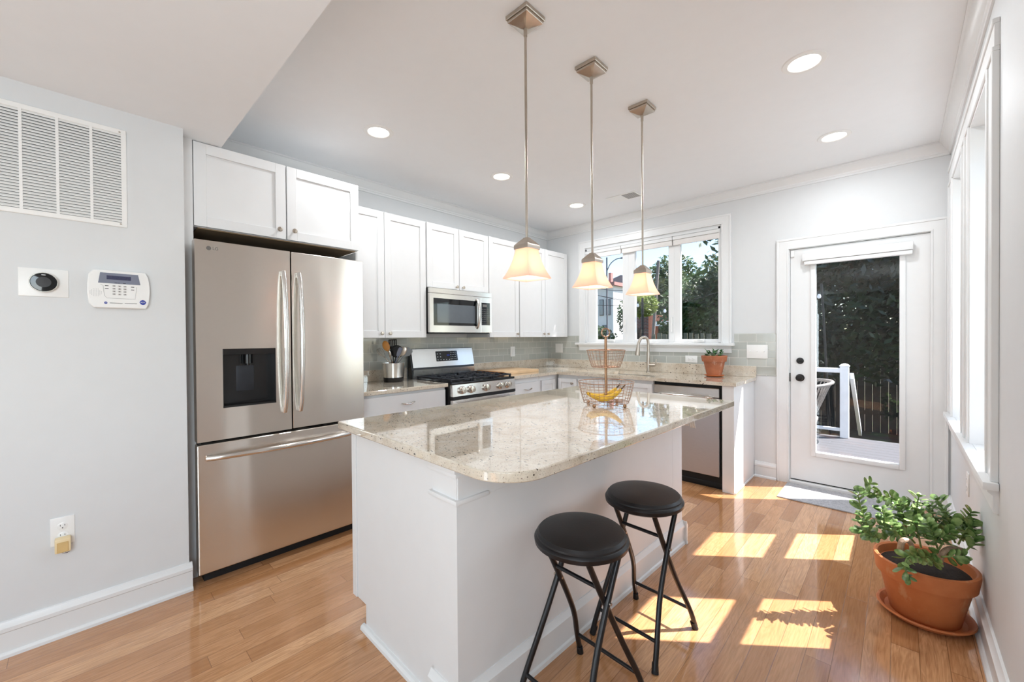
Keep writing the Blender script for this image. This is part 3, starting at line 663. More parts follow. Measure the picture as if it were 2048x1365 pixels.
# burners + grates
for (bx, by) in ((.24, -2.0), (.24, -1.53), (.53, -2.0), (.53, -1.53), (.385, -1.768)):
    MB().lathe([(.052, 0), (.052, .004), (.04, .006), (.04, .016), (.034, .018), (.034, .024), (0, .026)], (bx, by, .917), 24, cap=False).make('burner', 'iron', rg)
for (a, b) in ((-2.135, -1.893), (-1.885, -1.650), (-1.642, -1.400)):
    mb = MB(); zt = .944
    for x_ in (.155, .405, .655): mb.box(x_-.006, x_+.006, a, b, zt-.012, zt, .002)
    for y_ in (a+.006, b-.006): mb.box(.155, .655, y_-.006, y_+.006, zt-.012, zt, .002)
    mid = (a+b)/2
    for x_ in (.28, .53):
        mb.box(x_-.09, x_-.03, mid-.005, mid+.005, zt-.008, zt+.003, .001).box(x_+.03, x_+.09, mid-.005, mid+.005, zt-.008, zt+.003, .001)
        mb.box(x_-.005, x_+.005, a, a+.085, zt-.008, zt+.003, .001).box(x_-.005, x_+.005, b-.085, b, zt-.008, zt+.003, .001)
        for dx in (-.06, .06): mb.box(x_+dx-.004, x_+dx+.004, a, a+.05, zt-.008, zt+.003).box(x_+dx-.004, x_+dx+.004, b-.05, b, zt-.008, zt+.003)
    for x_ in (.16, .65):
        for y_ in (a+.008, b-.008): mb.box(x_-.007, x_+.007, y_-.007, y_+.007, .917, zt)
    mb.make('grate', 'iron', rg, smooth=False)

# ================================================================== MICROWAVE
mw = thing('microwave', 'stainless over-the-range microwave under the short cabinet', 'microwave', (.2, -1.78, 1.343))
MY0, MY1 = -2.158, -1.402
MB().box(.004, .372, MY0, MY1, 1.350, 1.742, .003).make('body', 'black', mw)
fT = fxat(.372)
MB(fT).box(MY0, MY1, 1.697, 1.742, 0, .026, .002).make('vent_strip', 'steel3', mw)
md = MB(fT); wy0, wy1, wz0, wz1 = -2.118, -1.600, 1.408, 1.652
md.box(MY0, wy0, 1.345, 1.694, 0, .026).box(wy1, -1.552, 1.345, 1.694, 0, .026).box(wy0, wy1, 1.345, wz0, 0, .026).box(wy0, wy1, wz1, 1.694, 0, .026)
md = md.make('door', 'steel3', mw, smooth=False)
MB(fT).box(wy0, wy1, wz0, wz1, 0, .0245).make('window', 'darkglass', md, smooth=False)
MB(fT).box(wy0+.04, wy1-.03, wz0+.025, wz1-.05, .02, .0255).make('mesh_screen', 'midglass', md, smooth=False)
MB(fT).tube([(-1.60, 1.385, .024), (-1.603, 1.41, .045), (-1.606, 1.46, .062), (-1.606, 1.53, .068), (-1.606, 1.60, .062), (-1.603, 1.65, .045), (-1.60, 1.675, .024)], .013, 12, smooth=2, flat=.8).make('handle', 'steel2', md)
cp = MB(fT).box(-1.550, MY1, 1.345, 1.694, 0, .026, .001).make('control_panel', 'steel3', mw)
kp = MB(fT).box(-1.545, -1.428, 1.418, 1.642, .024, .0275, .002).make('keypad', 'darkglass', cp)
mb = MB(fT)
for j in range(8):
    for i in range(5): mb.box(-1.535+.021*i, -1.525+.021*i, 1.43+.020*j, 1.436+.020*j, .0275, .028)
mb.box(-1.53, -1.47, 1.60, 1.625, .0275, .028)
mb.make('printed_marks', 'greyink', kp, smooth=False)
MB().box(.05, .365, MY0+.01, MY1-.01, 1.335, 1.350).make('grease_filter', 'iron', mw, smooth=False)

# ================================================================== DISHWASHER
dw = thing('dishwasher', 'stainless steel dishwasher below the counter beside the end panel', 'dishwasher', (2.04, -.3, 0))
MB().box(1.742, 2.336, -.590, -.03, .05, .878).make('body', 'blackmat', dw, smooth=False)
MB().box(1.747, 2.312, -.628, -.591, .775, .852, .004).make('control_strip', 'steel3', dw)
MB().box(1.747, 2.312, -.626, -.591, .11, .770, .004).make('door', mk_steel('dishwasher_stainless', (206, 203, 204), .3, .05), dw)
MB().tube([(1.80, -.628, .775), (1.805, -.655, .777), (1.86, -.665, .778), (2.20, -.665, .778), (2.255, -.655, .777), (2.26, -.628, .775)], .009, 10, smooth=1).make('handle', 'steel2', dw)
MB().box(1.75, 2.33, -.585, -.56, 0, .10).box(1.76, 2.33, -.60, -.585, .02, .05, .003).make('toe_grille', 'blackmat', dw, smooth=False)

# ================================================================== ISLAND
AI = R(-1.7)
isl = thing('kitchen_island', 'white island base with panelled end below the large granite slab', 'island', (2.122, -2.575, 0), AI)
BX0, BX1, BY0, BY1, TX = -.515, .268, -.862, .862, -.415
prof = [(BX0, .11), (TX, .11), (TX, 0), (BX1, 0), (BX1, .883), (BX0, .883)]
MB().prism(prof, BY0, BY1, 'y').make('body', 'cab', isl, False, smooth=False)
for i in range(3):
    a = BY0+.02+.565*i; mb = MB(Matrix.Translation((BX0, 0, 0)) @ FN); shaker(mb, -(a+.56), -a, .13, .87, .0); mb.make('door', 'cab', isl, False)
MB().box(BX1, BX1+.005, BY0-.01, BY1+.01, .756, .882, .001).make('apron', 'cab', isl, False)
for (ya, yb) in ((BY0-.012, BY0+.12), (BY1-.12, BY1+.012)):
    near = ya < 0
    xa = BX1-.135
    mb = MB().box(xa, BX1+.0005, ya, yb, 0, .883)
    for (h0, h1, e) in ((.858, .883, .022), (.842, .858, .014), (.752, .768, .012)):
        mb.box(xa-e, BX1+.006+e*.6, ya-(e if near else 0), yb+(0 if near else e), h0, h1, .004, seg=2)
    mb.make('corner_post', 'cab', isl, False)
bbp = [(0, 0), (.022, 0), (.02, .016), (.012, .02), (.012, .098), (.018, .103), (.018, .118), (.01, .128), (.004, .142), (0, .142)]
mb = MB().prism([(BX1+a, b) for a, b in bbp], BY0-.02, BY1+.02, 'y'); mb.prism([(BY0-.012-a, b) for a, b in bbp], BX1-.15, BX1+.03, 'x')
mb.prism([(BY1+.012+a, b) for a, b in bbp], BX1-.15, BX1+.03, 'x')
mb.make('baseboard', 'trim', isl, False)
MB().prism([(BY0, 0), (BY0-.02, 0), (BY0-.018, .012), (BY0-.01, .02), (BY0, .021)], TX-.018, BX1-.13, 'x').make('shoe_moulding', 'trim', isl, False)
MB().box(BX0-.02, BX0+.02, BY0-.006, BY0, .11, .883, .001).make('edge_stile', 'cab', isl, False)
# slab
def rrect(x0, x1, y0, y1, radii):
    out = []
    for (cx, cy, sx, sy, a0), r in zip([(x0, y0, 1, 1, PI), (x1, y0, -1, 1, 1.5*PI), (x1, y1, -1, -1, 0), (x0, y1, 1, -1, .5*PI)], radii):
        n = 12 if r > .05 else 4
        for i in range(n+1):
            a = a0+.5*PI*i/n; out.append((cx+sx*r+r*math.cos(a), cy+sy*r+r*math.sin(a)))
    return out
top = thing('island_top', 'large polished cream granite slab with one rounded corner, on the island', 'countertop', (2.122, -2.575, .884), AI)
o = MB().prism(rrect(-.556, .560, -.924, .918, (.012, .15, .012, .012)), 0, .032).make('slab', 'granite', top, False)
bv = o.modifiers.new('bevel', 'BEVEL'); bv.width = .004; bv.segments = 2; bv.limit_method = 'ANGLE'; bv.angle_limit = R(50)
# dish towel hanging at the far end of the island
tw = MB(); ca, sa = math.cos(AI), math.sin(AI)
def isl_pt(lx, ly): return (2.122+lx*ca-ly*sa, -2.575+lx*sa+ly*ca)
def strip(lx0, lx1, z0, z1, ly):
    vs, fs = [], []; n = 8; m = 8
    for i in range(n+1):
        for j in range(m+1):
            lx = lx0+(lx1-lx0)*i/n; z = z1+(z0-z1)*j/m; yy = ly+.004*math.sin(i*1.7+j*.4)
            p = isl_pt(lx+.004*math.sin(j*.9), yy); vs.append((p[0], p[1], z))
    for i in range(n):
        for j in range(m): a = i*(m+1)+j; fs.append((a, a+m+1, a+m+2, a+1))
    tw.quads(vs, fs)
strip(.262, .300, .735, .86, .895); strip(.306, .338, .725, .86, .902)
o = tag(tw.make('dish_towel', 'towel'), 'folded white dish towel hanging at the far end of the island', 'towel'); so = o.modifiers.new('thick', 'SOLIDIFY'); so.thickness = .004

# ================================================================== PENDANTS
def pendant(x, y, label, first=[None]):
    if first[0]:
        o = copy_tree(first[0], (x, y, H)); o['label'] = label
        lamp('POINT', 'pendant_bulb_light', (x, y, 1.60), 7, (1, .9, .82), shadow_soft_size=.03); return o
    t = thing('pendant_lamp', label, 'pendant lamp', (x, y, H), 0, 'pendant lamps over the island')
    s2 = .061
    mb = MB().box(x-s2, x+s2, y-s2, y+s2, H-.018, H, .002).box(x-s2+.006, x+s2-.006, y-s2+.006, y+s2-.006, H-.030, H-.018, .002)
    mb.lathe([(s2-.008, -.030), (.012, -.052)], (x, y, H), 4*6, sq=1); mb.make('canopy', 'nickel', t)
    MB().cyl((x, y, H-.085), (x, y, H-.048), .008, 12).cyl((x, y, 1.70), (x, y, H-.05), .0058, 12).make('rod', 'nickel', t)
    mb = MB().lathe([(.010, .045), (.014, .040), (.026, .028), (.038, .014), (.040, .010), (.040, -.006)], (x, y, 1.678), 4*8, sq=1); mb.make('socket_cap', 'nickel', t)
    pr = []
    for i in range(15):
        u = i/14; r_ = .036+.020*u+.022*u**2.4
        pr.append((r_, 1.676-.128*u))
    prof = pr+[(pr[-1][0]-.001, pr[-1][1]-.002)]+[(a-.004, b) for a, b in reversed(pr)]
    MB().lathe(prof, (x, y, 0), 4*10, sq=.75, cap=False).make('glass_shade', 'shade', t)
    MB().ball((x, y, 1.60), .024, seg=16, sc=(1, 1, 1.2)).make('bulb', 'bulbon', t)
    lamp('POINT', 'pendant_bulb_light', (x, y, 1.60), 7, (1, .9, .82), shadow_soft_size=.03)
    first[0] = t; return t
pendant(2.235, -2.955, 'nearest of the three square-belled glass pendants, above the near half of the island')
pendant(2.260, -2.475, 'middle one of the three square-belled glass pendants')
pendant(2.280, -1.950, 'farthest of the three square-belled glass pendants, in front of the window')

# recessed lights
def can(x, y, z, label, e=6.5, first=[None]):
    if first[0]: o = copy_tree(first[0], (x, y, z)); o['label'] = label
    else:
        o = thing('recessed_light', label, 'ceiling light', (x, y, z), 0, 'recessed ceiling lights')
        MB().lathe([(.066, -.001), (.070, -.006), (.092, -.005), (.096, -.001), (.096, 0), (.066, 0)], (x, y, z), 40, cap=False).make('trim_ring', 'plastic', o)
        MB().lathe([(.0, -.0015), (.067, -.0015)], (x, y, z), 36, cap=False).make('lens', 'canlens', o)
        first[0] = o
    lamp('AREA', 'recessed_lamp', (x, y, z-.008), e, (.9, .95, 1), (0, 0, -1), shape='DISK', size=.12)
    return o
can(3.053, -1.758, H, 'recessed ceiling light nearest the right-hand windows')
can(3.073, -.676, H, 'recessed ceiling light above the glass door')
can(.878, -2.897, H, 'recessed ceiling light nearest the cabinet over the refrigerator')
can(.931, -1.787, H, 'recessed ceiling light above the range')
can(.947, -.692, H, 'small-looking recessed ceiling light nearest the kitchen corner')
# ceiling register
cv = thing('ceiling_vent', 'small white air register in the ceiling near the window', 'vent', (1.43, -.58, H))
MB().box(1.275, 1.585, -.665, -.495, H-.006, H, .002).make('frame', 'plastic', cv)
mb = MB()
for i in range(9): mb.box(1.44, 1.57, -.65+.0165*i, -.644+.0165*i, H-.0075, H-.006)
mb.make('slots', 'greyink', cv, smooth=False)

# ================================================================== NEAR LEFT WALL FITTINGS
vg = thing('return_air_grille', 'large white louvred return-air grille high on the near wall', 'vent', (NX, -4.5, 1.825))
gy0, gy1, gz0, gz1 = -4.888, -4.122, 1.827, 2.286
mb = MB(fxat(NX)); cols = []
y = gy1-.018
while y-.094 > gy0+.005: cols.append((y-.094, y)); y -= .1035
mb.box(gy0, gy1, gz0, gz0+.022, 0, .008, .002).box(gy0, gy1, gz1-.022, gz1, 0, .008, .002).box(cols[0][1], gy1, gz0+.02, gz1-.02, 0, .0078).box(gy0, cols[-1][0], gz0+.02, gz1-.02, 0, .0078)
for i in range(len(cols)-1): mb.box(cols[i+1][1], cols[i][0], gz0+.02, gz1-.02, 0, .0078)
mb.make('frame', 'plastic', vg)
MB(fxat(NX)).box(gy0+.01, gy1-.01, gz0+.01, gz1-.01, 0, .0006).make('duct_opening', 'iron', vg, smooth=False)
for (a, b) in cols:
    mb = MB(); n = 33; pz = (gz1-gz0-.044)/n
    for k in range(n):
        z = gz0+.022+pz*(k+.5)
        mb.prism([(NX+.0008, z+.0068), (NX+.0078, z-.0052), (NX+.0078, z-.0040), (NX+.0018, z+.0068)], a, b, 'y')
    mb.make('louvre_bank', 'plastic', vg, smooth=False)
for zz in (gz0+.014, gz1-.014): MB(fxat(NX)).lathe([(.004, .008), (.003, .0095)], (gy1-.022, zz, 0), 12).make('screw', 'nickel', vg)

th = thing('thermostat', 'round black-faced thermostat on a white backplate', 'thermostat', (NX, -4.387, 1.54))
MB(fxat(NX)).box(-4.459, -4.315, 1.483, 1.603, 0, .006, .003, seg=2).make('backplate', 'plastic', th)
MB(fxat(NX)).lathe([(.038, .006), (.042, .018), (.042, .026), (.040, .029)], (-4.387, 1.543, 0), 40).make('metal_ring', 'chrome', th)
MB(fxat(NX)).lathe([(.0395, .029), (.037, .0315), (.0, .033)], (-4.387, 1.543, 0), 40, cap=False).make('glass_face', 'darkglass', th)
MB(fxat(NX)).lathe([(.0, .0335), (.022, .0333)], (-4.387, 1.543, 0), 32, cap=False).make('display', 'bronze', th)
MB(fxat(NX)).box(-4.393, -4.381, 1.572, 1.575, .0315, .0325).make('mark', 'whiteink', th, smooth=False)

al = thing('alarm_keypad', 'white alarm keypad with grey display right of the thermostat', 'keypad', (NX, -4.152, 1.53))
ay0, ay1, az0, az1 = -4.259, -4.047, 1.443, 1.616
pl = []
for i in range(9):
    t_ = i/8; pl.append((ay0+.008-.008*math.sin(PI*t_)*1.0+(.012 if i in (0, 8) else 0), az1-.0+(az0-az1)*t_))
for i in range(9):
    t_ = i/8; pl.append((ay1-.010+.010*math.sin(PI*t_)-(.006 if i in (0, 8) else 0), az0+(az1-az0)*t_))
o = MB(fxat(NX)).prism([(a, b) for a, b in pl], 0, .030).make('housing', 'plastic', al)
bv = o.modifiers.new('bevel', 'BEVEL'); bv.width = .004; bv.segments = 2; bv.limit_method = 'ANGLE'; bv.angle_limit = R(50)
MB(fxat(NX)).prism([(-4.217, 1.604), (-4.089, 1.604), (-4.081, 1.556), (-4.224, 1.556)], .0295, .0315).make('display_bezel', 'screen', al, smooth=False)
MB(fxat(NX)).box(-4.196, -4.114, 1.574, 1.592, .031, .0322).make('lcd', 'lcd', al, smooth=False)
MB(fxat(NX)).box(-4.170, -4.160, 1.5585, 1.5605, .0315, .032).box(-4.157, -4.154, 1.558, 1.561, .0315, .032).box(-4.142, -4.132, 1.5585, 1.5605, .0315, .032).make('indicator_marks', 'ink', al, smooth=False)
mb = MB(fxat(NX)); mi = MB(fxat(NX))
for j in range(4):
    for i in range(3):
        c = (-4.172+.0185*i, 1.545-.0125*j, 0); mb.box(c[0]-.0055, c[0]+.0055, c[1]-.0035, c[1]+.0035, .0298, .0318, .0012)
        mi.box(c[0]-.001, c[0]+.0015, c[1]-.002, c[1]+.002, .0318, .0321)
for j in range(2):
    mi.box(-4.202, -4.190, 1.543-.013*j, 1.546-.013*j, .0299, .0303); mi.box(-4.114, -4.103, 1.543-.013*j, 1.546-.013*j, .0299, .0303)
mb.make('keys', plain('grey_keys', (196, 192, 188), .4), al); mi.make('key_marks', 'ink', al, smooth=False)
MB(fxat(NX)).tube([(-4.216, 1.550, .0300), (-4.208, 1.545, .03), (-4.204, 1.50, .03), (-4.196, 1.488, .03), (-4.10, 1.488, .03), (-4.094, 1.545, .03)], .0005, 4).make('key_area_seam', 'greyink', al)
mb = MB(fxat(NX))
for i in range(8):
    for j in range(7):
        if (i-3.5)**2/16+(j-3)**2/12.5 < 1.05: mb.box(-4.2505+.0052*i, -4.2490+.0052*i, 1.495+.0052*j, 1.4965+.0052*j, .0299, .0302)
mb.make('speaker_holes', 'ink', al, smooth=False)
MB(fxat(NX)).lathe([(.0, .0312), (.0118, .0312), (.0118, .0298)], (-4.073, 1.474, 0), 8, cap=False).make('badge', 'blue', al, smooth=False)
text('badge_lettering', 'ADT', .0085, 'whiteink', al, fxat(NX+.0313), (-4.073, 1.474, 0), .0003)
MB(fxat(NX)).lathe([(.0, .0306), (.0055, .0306), (.0055, .0298)], (-4.2, 1.466, 0), 16, cap=False).make('small_badge', 'blue', al, smooth=False)
text('small_badge_lettering', 'ADT', .0038, 'whiteink', al, fxat(NX+.0307), (-4.2, 1.466, 0), .0002)
mb = MB(fxat(NX)).box(-4.187, -4.142, 1.4665, 1.468, .0298, .0302).box(-4.187, -4.145, 1.4635, 1.465, .0298, .0302).box(-4.137, -4.094, 1.4655, 1.468, .0298, .0302)
mb.make('printed_line', 'greyink', al, smooth=False)

def plate(name, label, T, u0, u1, v0, v1, kind, loc, vert=True):
    t = thing(name, label, 'outlet' if kind == 'o' else 'light switch', loc)
    MB(T).box(u0, u1, v0, v1, 0, .006, .0025, seg=2).make('cover_plate', 'plastic', t)
    cu, cv_ = (u0+u1)/2, (v0+v1)/2
    if kind == 'o':
        for s_ in (-1, 1):
            a, b = (cu, cv_+s_*.021) if vert else (cu+s_*.021, cv_)
            rc = MB(T).lathe([(.0165, .005), (.0165, .0075), (.0155, .008)], (a, b, 0), 20).make('receptacle', 'plastic', t)
            q = MB(T)
            if vert: q.box(a-.0075, a-.0058, b+.001, b+.009, .0075, .0083).box(a+.0058, a+.0075, b+.001, b+.008, .0075, .0083).lathe([(.003, .0079), (0, .0083)], (a, b-.007, 0), 10, cap=False)
            else: q.box(a-.009, a-.001, b-.0075, b-.0058, .0075, .0083).box(a-.009, a-.002, b+.0058, b+.0075, .0075, .0083).lathe([(.003, .0079), (0, .0083)], (a+.007, b, 0), 10, cap=False)
            q.make('slots', 'ink', rc, smooth=False)
    elif kind == 's':
        for k in range(max(1, round((u1-u0)/.057)-0) if vert else 1):
            n = max(1, round((u1-u0)/.057)); a = u0+(u1-u0)*(k+.5)/n
            MB(T).box(a-.0165, a+.0165, cv_-.033, cv_+.033, .005, .009, .002).make('rocker', 'plastic', t)
    elif kind == 't':
        for k in range(3):
            a = u0+(u1-u0)*(k+.5)/3; MB(T).box(a-.005, a+.005, cv_-.012, cv_+.012, .005, .007).box(a-.004, a+.004, cv_-.002, cv_+.008, .006, .017, .002).make('toggle', 'plastic', t)
    return t
plate('wall_outlet', 'white outlet low on the near wall, above the baseboard', fxat(NX), -4.382, -4.309, .398, .520, 'o', (NX, -4.345, .46))
plate('rocker_switch', 'narrow white wall plate on the tile right of the range', fxat(.0062), -.725, -.645, 1.065, 1.185, 's', (0, -.685, 1.12))
plate('rocker_switch', 'square white double switch plate on the tile in the corner', fyat(-.0062), .142, .258, 1.095, 1.210, 's', (.2, 0, 1.15))
plate('wall_outlet', 'white sideways outlet on the tile behind the small potted plant', fyat(-.0062), 1.805, 1.925, 1.026, 1.096, 'o', (1.865, 0, 1.06), False)
plate('toggle_switch', 'wide white triple-switch plate on the tile beside the door', fyat(-.0062), 2.368, 2.538, 1.085, 1.210, 't', (2.45, 0, 1.15))
plate('wall_outlet', 'white outlet low on the right wall under the windows', fnat(W), 1.03, 1.10, .44, .56, 'o', (W, -1.065, .5))
# cream transformer plugged in the near outlet
pw = thing('plug_in_transformer', 'aged cream plug-in transformer with two thin wires, in the low outlet', 'power adapter', (NX+.009, -4.345, .42))
T_ = fxat(NX+.0085)
MB(T_).box(-4.369, -4.321, .377, .437, 0, .042, .006, seg=2).make('housing', 'cream', pw)
MB(T_).box(-4.362, -4.328, .381, .424, .0415, .044, .002).make('front_panel', 'tan', pw)
MB(T_).tube([(-4.352, .380, .02), (-4.35, .372, .022), (-4.335, .366, .024), (-4.326, .371, .022), (-4.328, .380, .02)], .0009, 5, smooth=2).tube([(-4.345, .379, .025), (-4.335, .370, .027), (-4.324, .371, .024), (-4.326, .38, .022)], .0009, 5, smooth=2).make('wire', 'redwire', pw)

# ================================================================== STOOLS
def stool(label, loc, rz=0, first=[None]):
    if first[0]: o = copy_tree(first[0], loc, rz=rz); o['label'] = label; return o
    t = thing('folding_stool', label, 'stool', loc, rz, 'folding stools at the island')
    zs = .60
    MB().lathe([(0, zs-.034), (.150, zs-.034), (.163, zs-.026), (.165, zs-.012), (.160, zs-.004), (.156, zs-.002)], seg=56, cap=False).make('seat_rim', 'blacktube', t, False)
    MB().lathe([(.1575, zs-.010), (.156, zs+.004), (.148, zs+.013), (.12, zs+.018), (.06, zs+.020), (0, zs+.020)], seg=56, cap=False).make('seat_cushion', 'vinyl', t, False)
    def leg(sx, sy):
        # top on side sy, foot on side -sy
        k = .094 if sy < 0 else .108
        return [(sx*k, sy*.088, zs-.03), (sx*k, sy*.03, .46), (sx*(k+.004), -sy*.045, .32), (sx*(k+.012), -sy*.095, .22), (sx*.137, -sy*.145, .10), (sx*.146, -sy*.178, .0)]
    for sx in (-1, 1):
        for sy in (-1, 1):
            lg = MB().tube([Vector(p)+Vector((0, 0, .012 if i == 5 else 0)) for i, p in enumerate(leg(sx, sy))], .0105, 12, smooth=2).make('leg', 'blacktube', t, False)
            f_ = leg(sx, sy)[-1]; MB().cyl((f_[0], f_[1], 0), (f_[0]-sx*.006, f_[1]+sy*.012, .034), .0135, 14, .012).make('rubber_foot', 'rubber', lg, False)
    for (y_, z_, x_) in ((-.145, .10, .137), (.145, .10, .137), (.03, .46, .108), (-.03, .46, .094)):
        if z_ > .4 and y_ > 0: continue
        MB().cyl((-x_, y_, z_), (x_, y_, z_), .0072, 12).make('crossbar', 'blacktube', t, False)
    for sx in (-1, 1): MB().cyl((sx*.085, 0, .405), (sx*.125, 0, .405), .005, 10).make('pivot_bolt', 'nickel', t, False)
    first[0] = t; return t
stool('black round folding stool nearest the camera, in front of the island', (2.588, -3.080, 0), R(-4))
stool('black round folding stool farther along the island, partly in sunlight', (2.592, -2.600, 0), R(-4))

# ================================================================== DOORMAT
tag(MB().box(2.69, 3.50, -.458, -.035, 0.0005, .010, .002).make('doormat', 'mat'), 'grey woven doormat on the floor before the glass door', 'doormat')

# ================================================================== ISLAND BASKET AND BANANAS
bx, by, bz = 2.229, -2.296, .916
bk = thing('tiered_wire_basket', 'two-tier copper wire fruit basket standing on the island', 'basket', (bx, by, bz))
MB().cyl((bx, by, bz+.02), (bx, by, bz+.375), .0072, 14).make('centre_pole', 'brassrod', bk)
MB().ring((bx, by, bz+.400), .0225, .0042, 32, 8, fwd).make('ring_handle', 'copper', bk)
def basket(name, r0, r1, zb, zt, nv, nh):
    mb = MB(); rw_ = .0010
    mb.ring((bx, by, zt), r1, .0026, 48, 6); mb.ring((bx, by, zb), r0, .0019, 40, 6)
    for k in range(1, nh): u = k/nh; mb.ring((bx, by, zb+(zt-zb)*u), r0+(r1-r0)*(u**.8), rw_, 40, 5)
    for k in range(nv):
        a = 2*PI*k/nv; c, s_ = math.cos(a), math.sin(a)
        pts = [(bx+c*.012, by+s_*.012, zb)] if k % 2 == 0 else []
        pts += [(bx+c*r0, by+s_*r0, zb)]+[(bx+c*(r0+(r1-r0)*(u**.8)), by+s_*(r0+(r1-r0)*(u**.8)), zb+(zt-zb)*u) for u in (.33, .66, 1)]
        mb.tube(pts, rw_, 5)
    for rr in (r0*.33, r0*.66): mb.ring((bx, by, zb), rr, rw_, 32, 5)
    return mb.make(name, 'copper', bk)
basket('lower_basket', .122, .150, bz+.020, bz+.130, 34, 7); basket('upper_basket', .076, .104, bz+.212, bz+.304, 28, 6)
for k in range(4):
    a = yaw+PI/4+PI/2*k; MB().ball((bx+.115*math.cos(a), by+.115*math.sin(a), bz+.009), .0095, seg=14).make('ball_foot', 'brassrod', bk)
def banana(label, c, rz, ph, curv=1.0):
    t = thing('banana', label, 'banana', c, rz, 'bananas in the lower basket')
    pts = [(-.085+.17*i/10, 0, .045*((i-4.2)/5.5)**2*curv) for i in range(11)]
    MB().tube(pts, lambda u: .004+.0125*math.sin(PI*min(1, max(0, u*.94+.03)))**.5, 8).make('peel', 'banana', t, False)
    MB().tube([pts[-1], (.098, 0, pts[-1][2]+.014), (.106, 0, pts[-1][2]+.026)], .0042, 6).make('stem', 'bananatip', t, False)
    MB().ball(pts[0], .0045, seg=8).make('tip', 'bananatip', t, False)
    return t
rz0 = yaw
off = fwd
banana('yellow banana nearest the camera in the lower wire basket', (bx-.01-.03*off.x, by-.03*off.y, bz+.040), rz0, 0)
banana('yellow banana behind the first one in the lower wire basket', (bx-.02+.028*off.x, by+.028*off.y, bz+.042), rz0+.10, 0, .9)

# ================================================================== COUNTER OBJECTS
cb = thing('cutting_board', 'thick pale wooden cutting board on the counter right of the range', 'cutting board', (.30, -1.06, z1))
MB().box(.09, .51, -1.335, -.80, z1+.0005, z1+.032, .003, seg=2).make('board', 'wood', cb)
MB().box(.095, .505, -1.339, -1.334, z1+.003, z1+.029, .001).make('end_grain', 'woodend', cb)
crx, cry = .170, -2.385
CK = 1.36
cr = thing('utensil_crock', 'brushed steel utensil crock with black base left of the range', 'crock', (crx, cry, z1))
mb = MB().lathe([(.060*CK, 0), (.062*CK, .004), (.064*CK, .030*CK)], (crx, cry, z1), 36); mb.make('base', 'black', cr)
prof = [(a*CK, b*CK) for a, b in [(.0645, .030), (.0735, .122), (.0720, .122), (.063, .034), (0, .034)]]
MB().lathe(prof, (crx, cry, z1), 40, cap=False).make('cup', 'steel3', cr)
def utensil(name, label, cat, top, m, head):
    """handle from inside the crock to the top point (offset in the view plane)"""
    b0 = Vector((crx, cry, z1+.045)); top = (top[0]*1.45, top[1]*1.30, top[2]); tp = Vector((crx, cry, z1))+right*top[0]+Vector((0, 0, top[1]))+fwd*top[2]
    b0 = b0-right*top[0]*.45-fwd*top[2]*.45
    t = thing(name, label, cat, tuple(b0), 0, 'cooking utensils in the steel crock'); d = (tp-b0); L = d.length; q = d.normalized()
    xa = (right-q*right.dot(q)).normalized(); ya = q.cross(xa)
    Tm = Matrix.Translation(b0) @ Matrix((xa, ya, q)).transposed().to_4x4()
    head(t, Tm, L, m); return t
def h_spoon(t, T, L, m, rx=.031, rl=.047):
    MB(T).cyl((0, 0, 0), (0, 0, L-rl*1.6), .0048, 10).make('shaft', m, t); MB(T).ball((0, 0, L-rl), 1, seg=16, sc=(rx, .006, rl)).make('bowl', m, t)
def h_turner(t, T, L, m):
    MB(T).cyl((0, 0, 0), (0, 0, L-.09), .005, 10).make('shaft', m, t)
    mb = MB(T)
    mb.prism([(-.02, L-.09), (.02, L-.09), (.036, L-.07), (.036, L-.06), (-.036, L-.06), (-.036, L-.07)], -.0015, .0015, 'y').box(-.036, .036, -.0015, .0015, L-.008, L)
    for k in range(5): mb.box(-.036+.0155*k, -.026+.0155*k, -.0015, .0015, L-.06, L-.008)
    mb.make('slotted_blade', m, t, smooth=False)
def h_spat(t, T, L, m, wv=.034):
    MB(T).cyl((0, 0, 0), (0, 0, L-.07), .005, 10).make('shaft', m, t)
    MB(T).prism([(-.012, L-.085), (.012, L-.085), (wv, L-.055), (wv, L-.012), (wv*.6, L), (-wv*.7, L-.006), (-wv, L-.02), (-wv, L-.055)], -.003, .003, 'y').make('blade', m, t)
def h_whisk(t, T, L, m):
    MB(T).cyl((0, 0, 0), (0, 0, L-.11), .006, 10).make('shaft', m, t); mb = MB(T)
    for k in range(5):
        a = PI*k/5; c, s_ = math.cos(a), math.sin(a)
        mb.tube([(0, 0, L-.11), (c*.018, s_*.018, L-.07), (c*.028, s_*.028, L-.03), (c*.018, s_*.018, L-.005), (0, 0, L), (-c*.018, -s_*.018, L-.005), (-c*.028, -s_*.028, L-.03), (-c*.018, -s_*.018, L-.07), (0, 0, L-.11)], .0014, 5, smooth=2)
    mb.make('wires', 'chrome', t)
utensil('wooden_spoon', 'orange-brown wooden spoon leaning left in the crock', 'spoon', (-.055, .275, .0), 'spoonwood', h_spoon)
utensil('slotted_turner', 'black slotted turner standing tallest in the crock', 'spatula', (-.010, .285, .03), 'black', h_turner)
utensil('whisk', 'shiny wire whisk leaning far left out of the crock', 'whisk', (-.092, .225, -.01), 'chrome', h_whisk)
utensil('ladle', 'big round black ladle head in the middle of the crock', 'ladle', (.030, .245, .0), 'black', lambda t, T, L, m: h_spoon(t, T, L, m, .062, .056))
utensil('metal_spoon', 'dull steel serving spoon right of the ladle', 'spoon', (.075, .235, -.01), 'nickel', h_spoon)
utensil('silicone_spatula', 'grey spatula at the far right side of the crock', 'spatula', (.103, .222, .01), 'greysil', h_spat)
utensil('silicone_spatula', 'pale grey narrow spatula between ladle and metal spoon', 'spatula', (.052, .232, -.03), 'screen', lambda t, T, L, m: h_spat(t, T, L, m, .017))
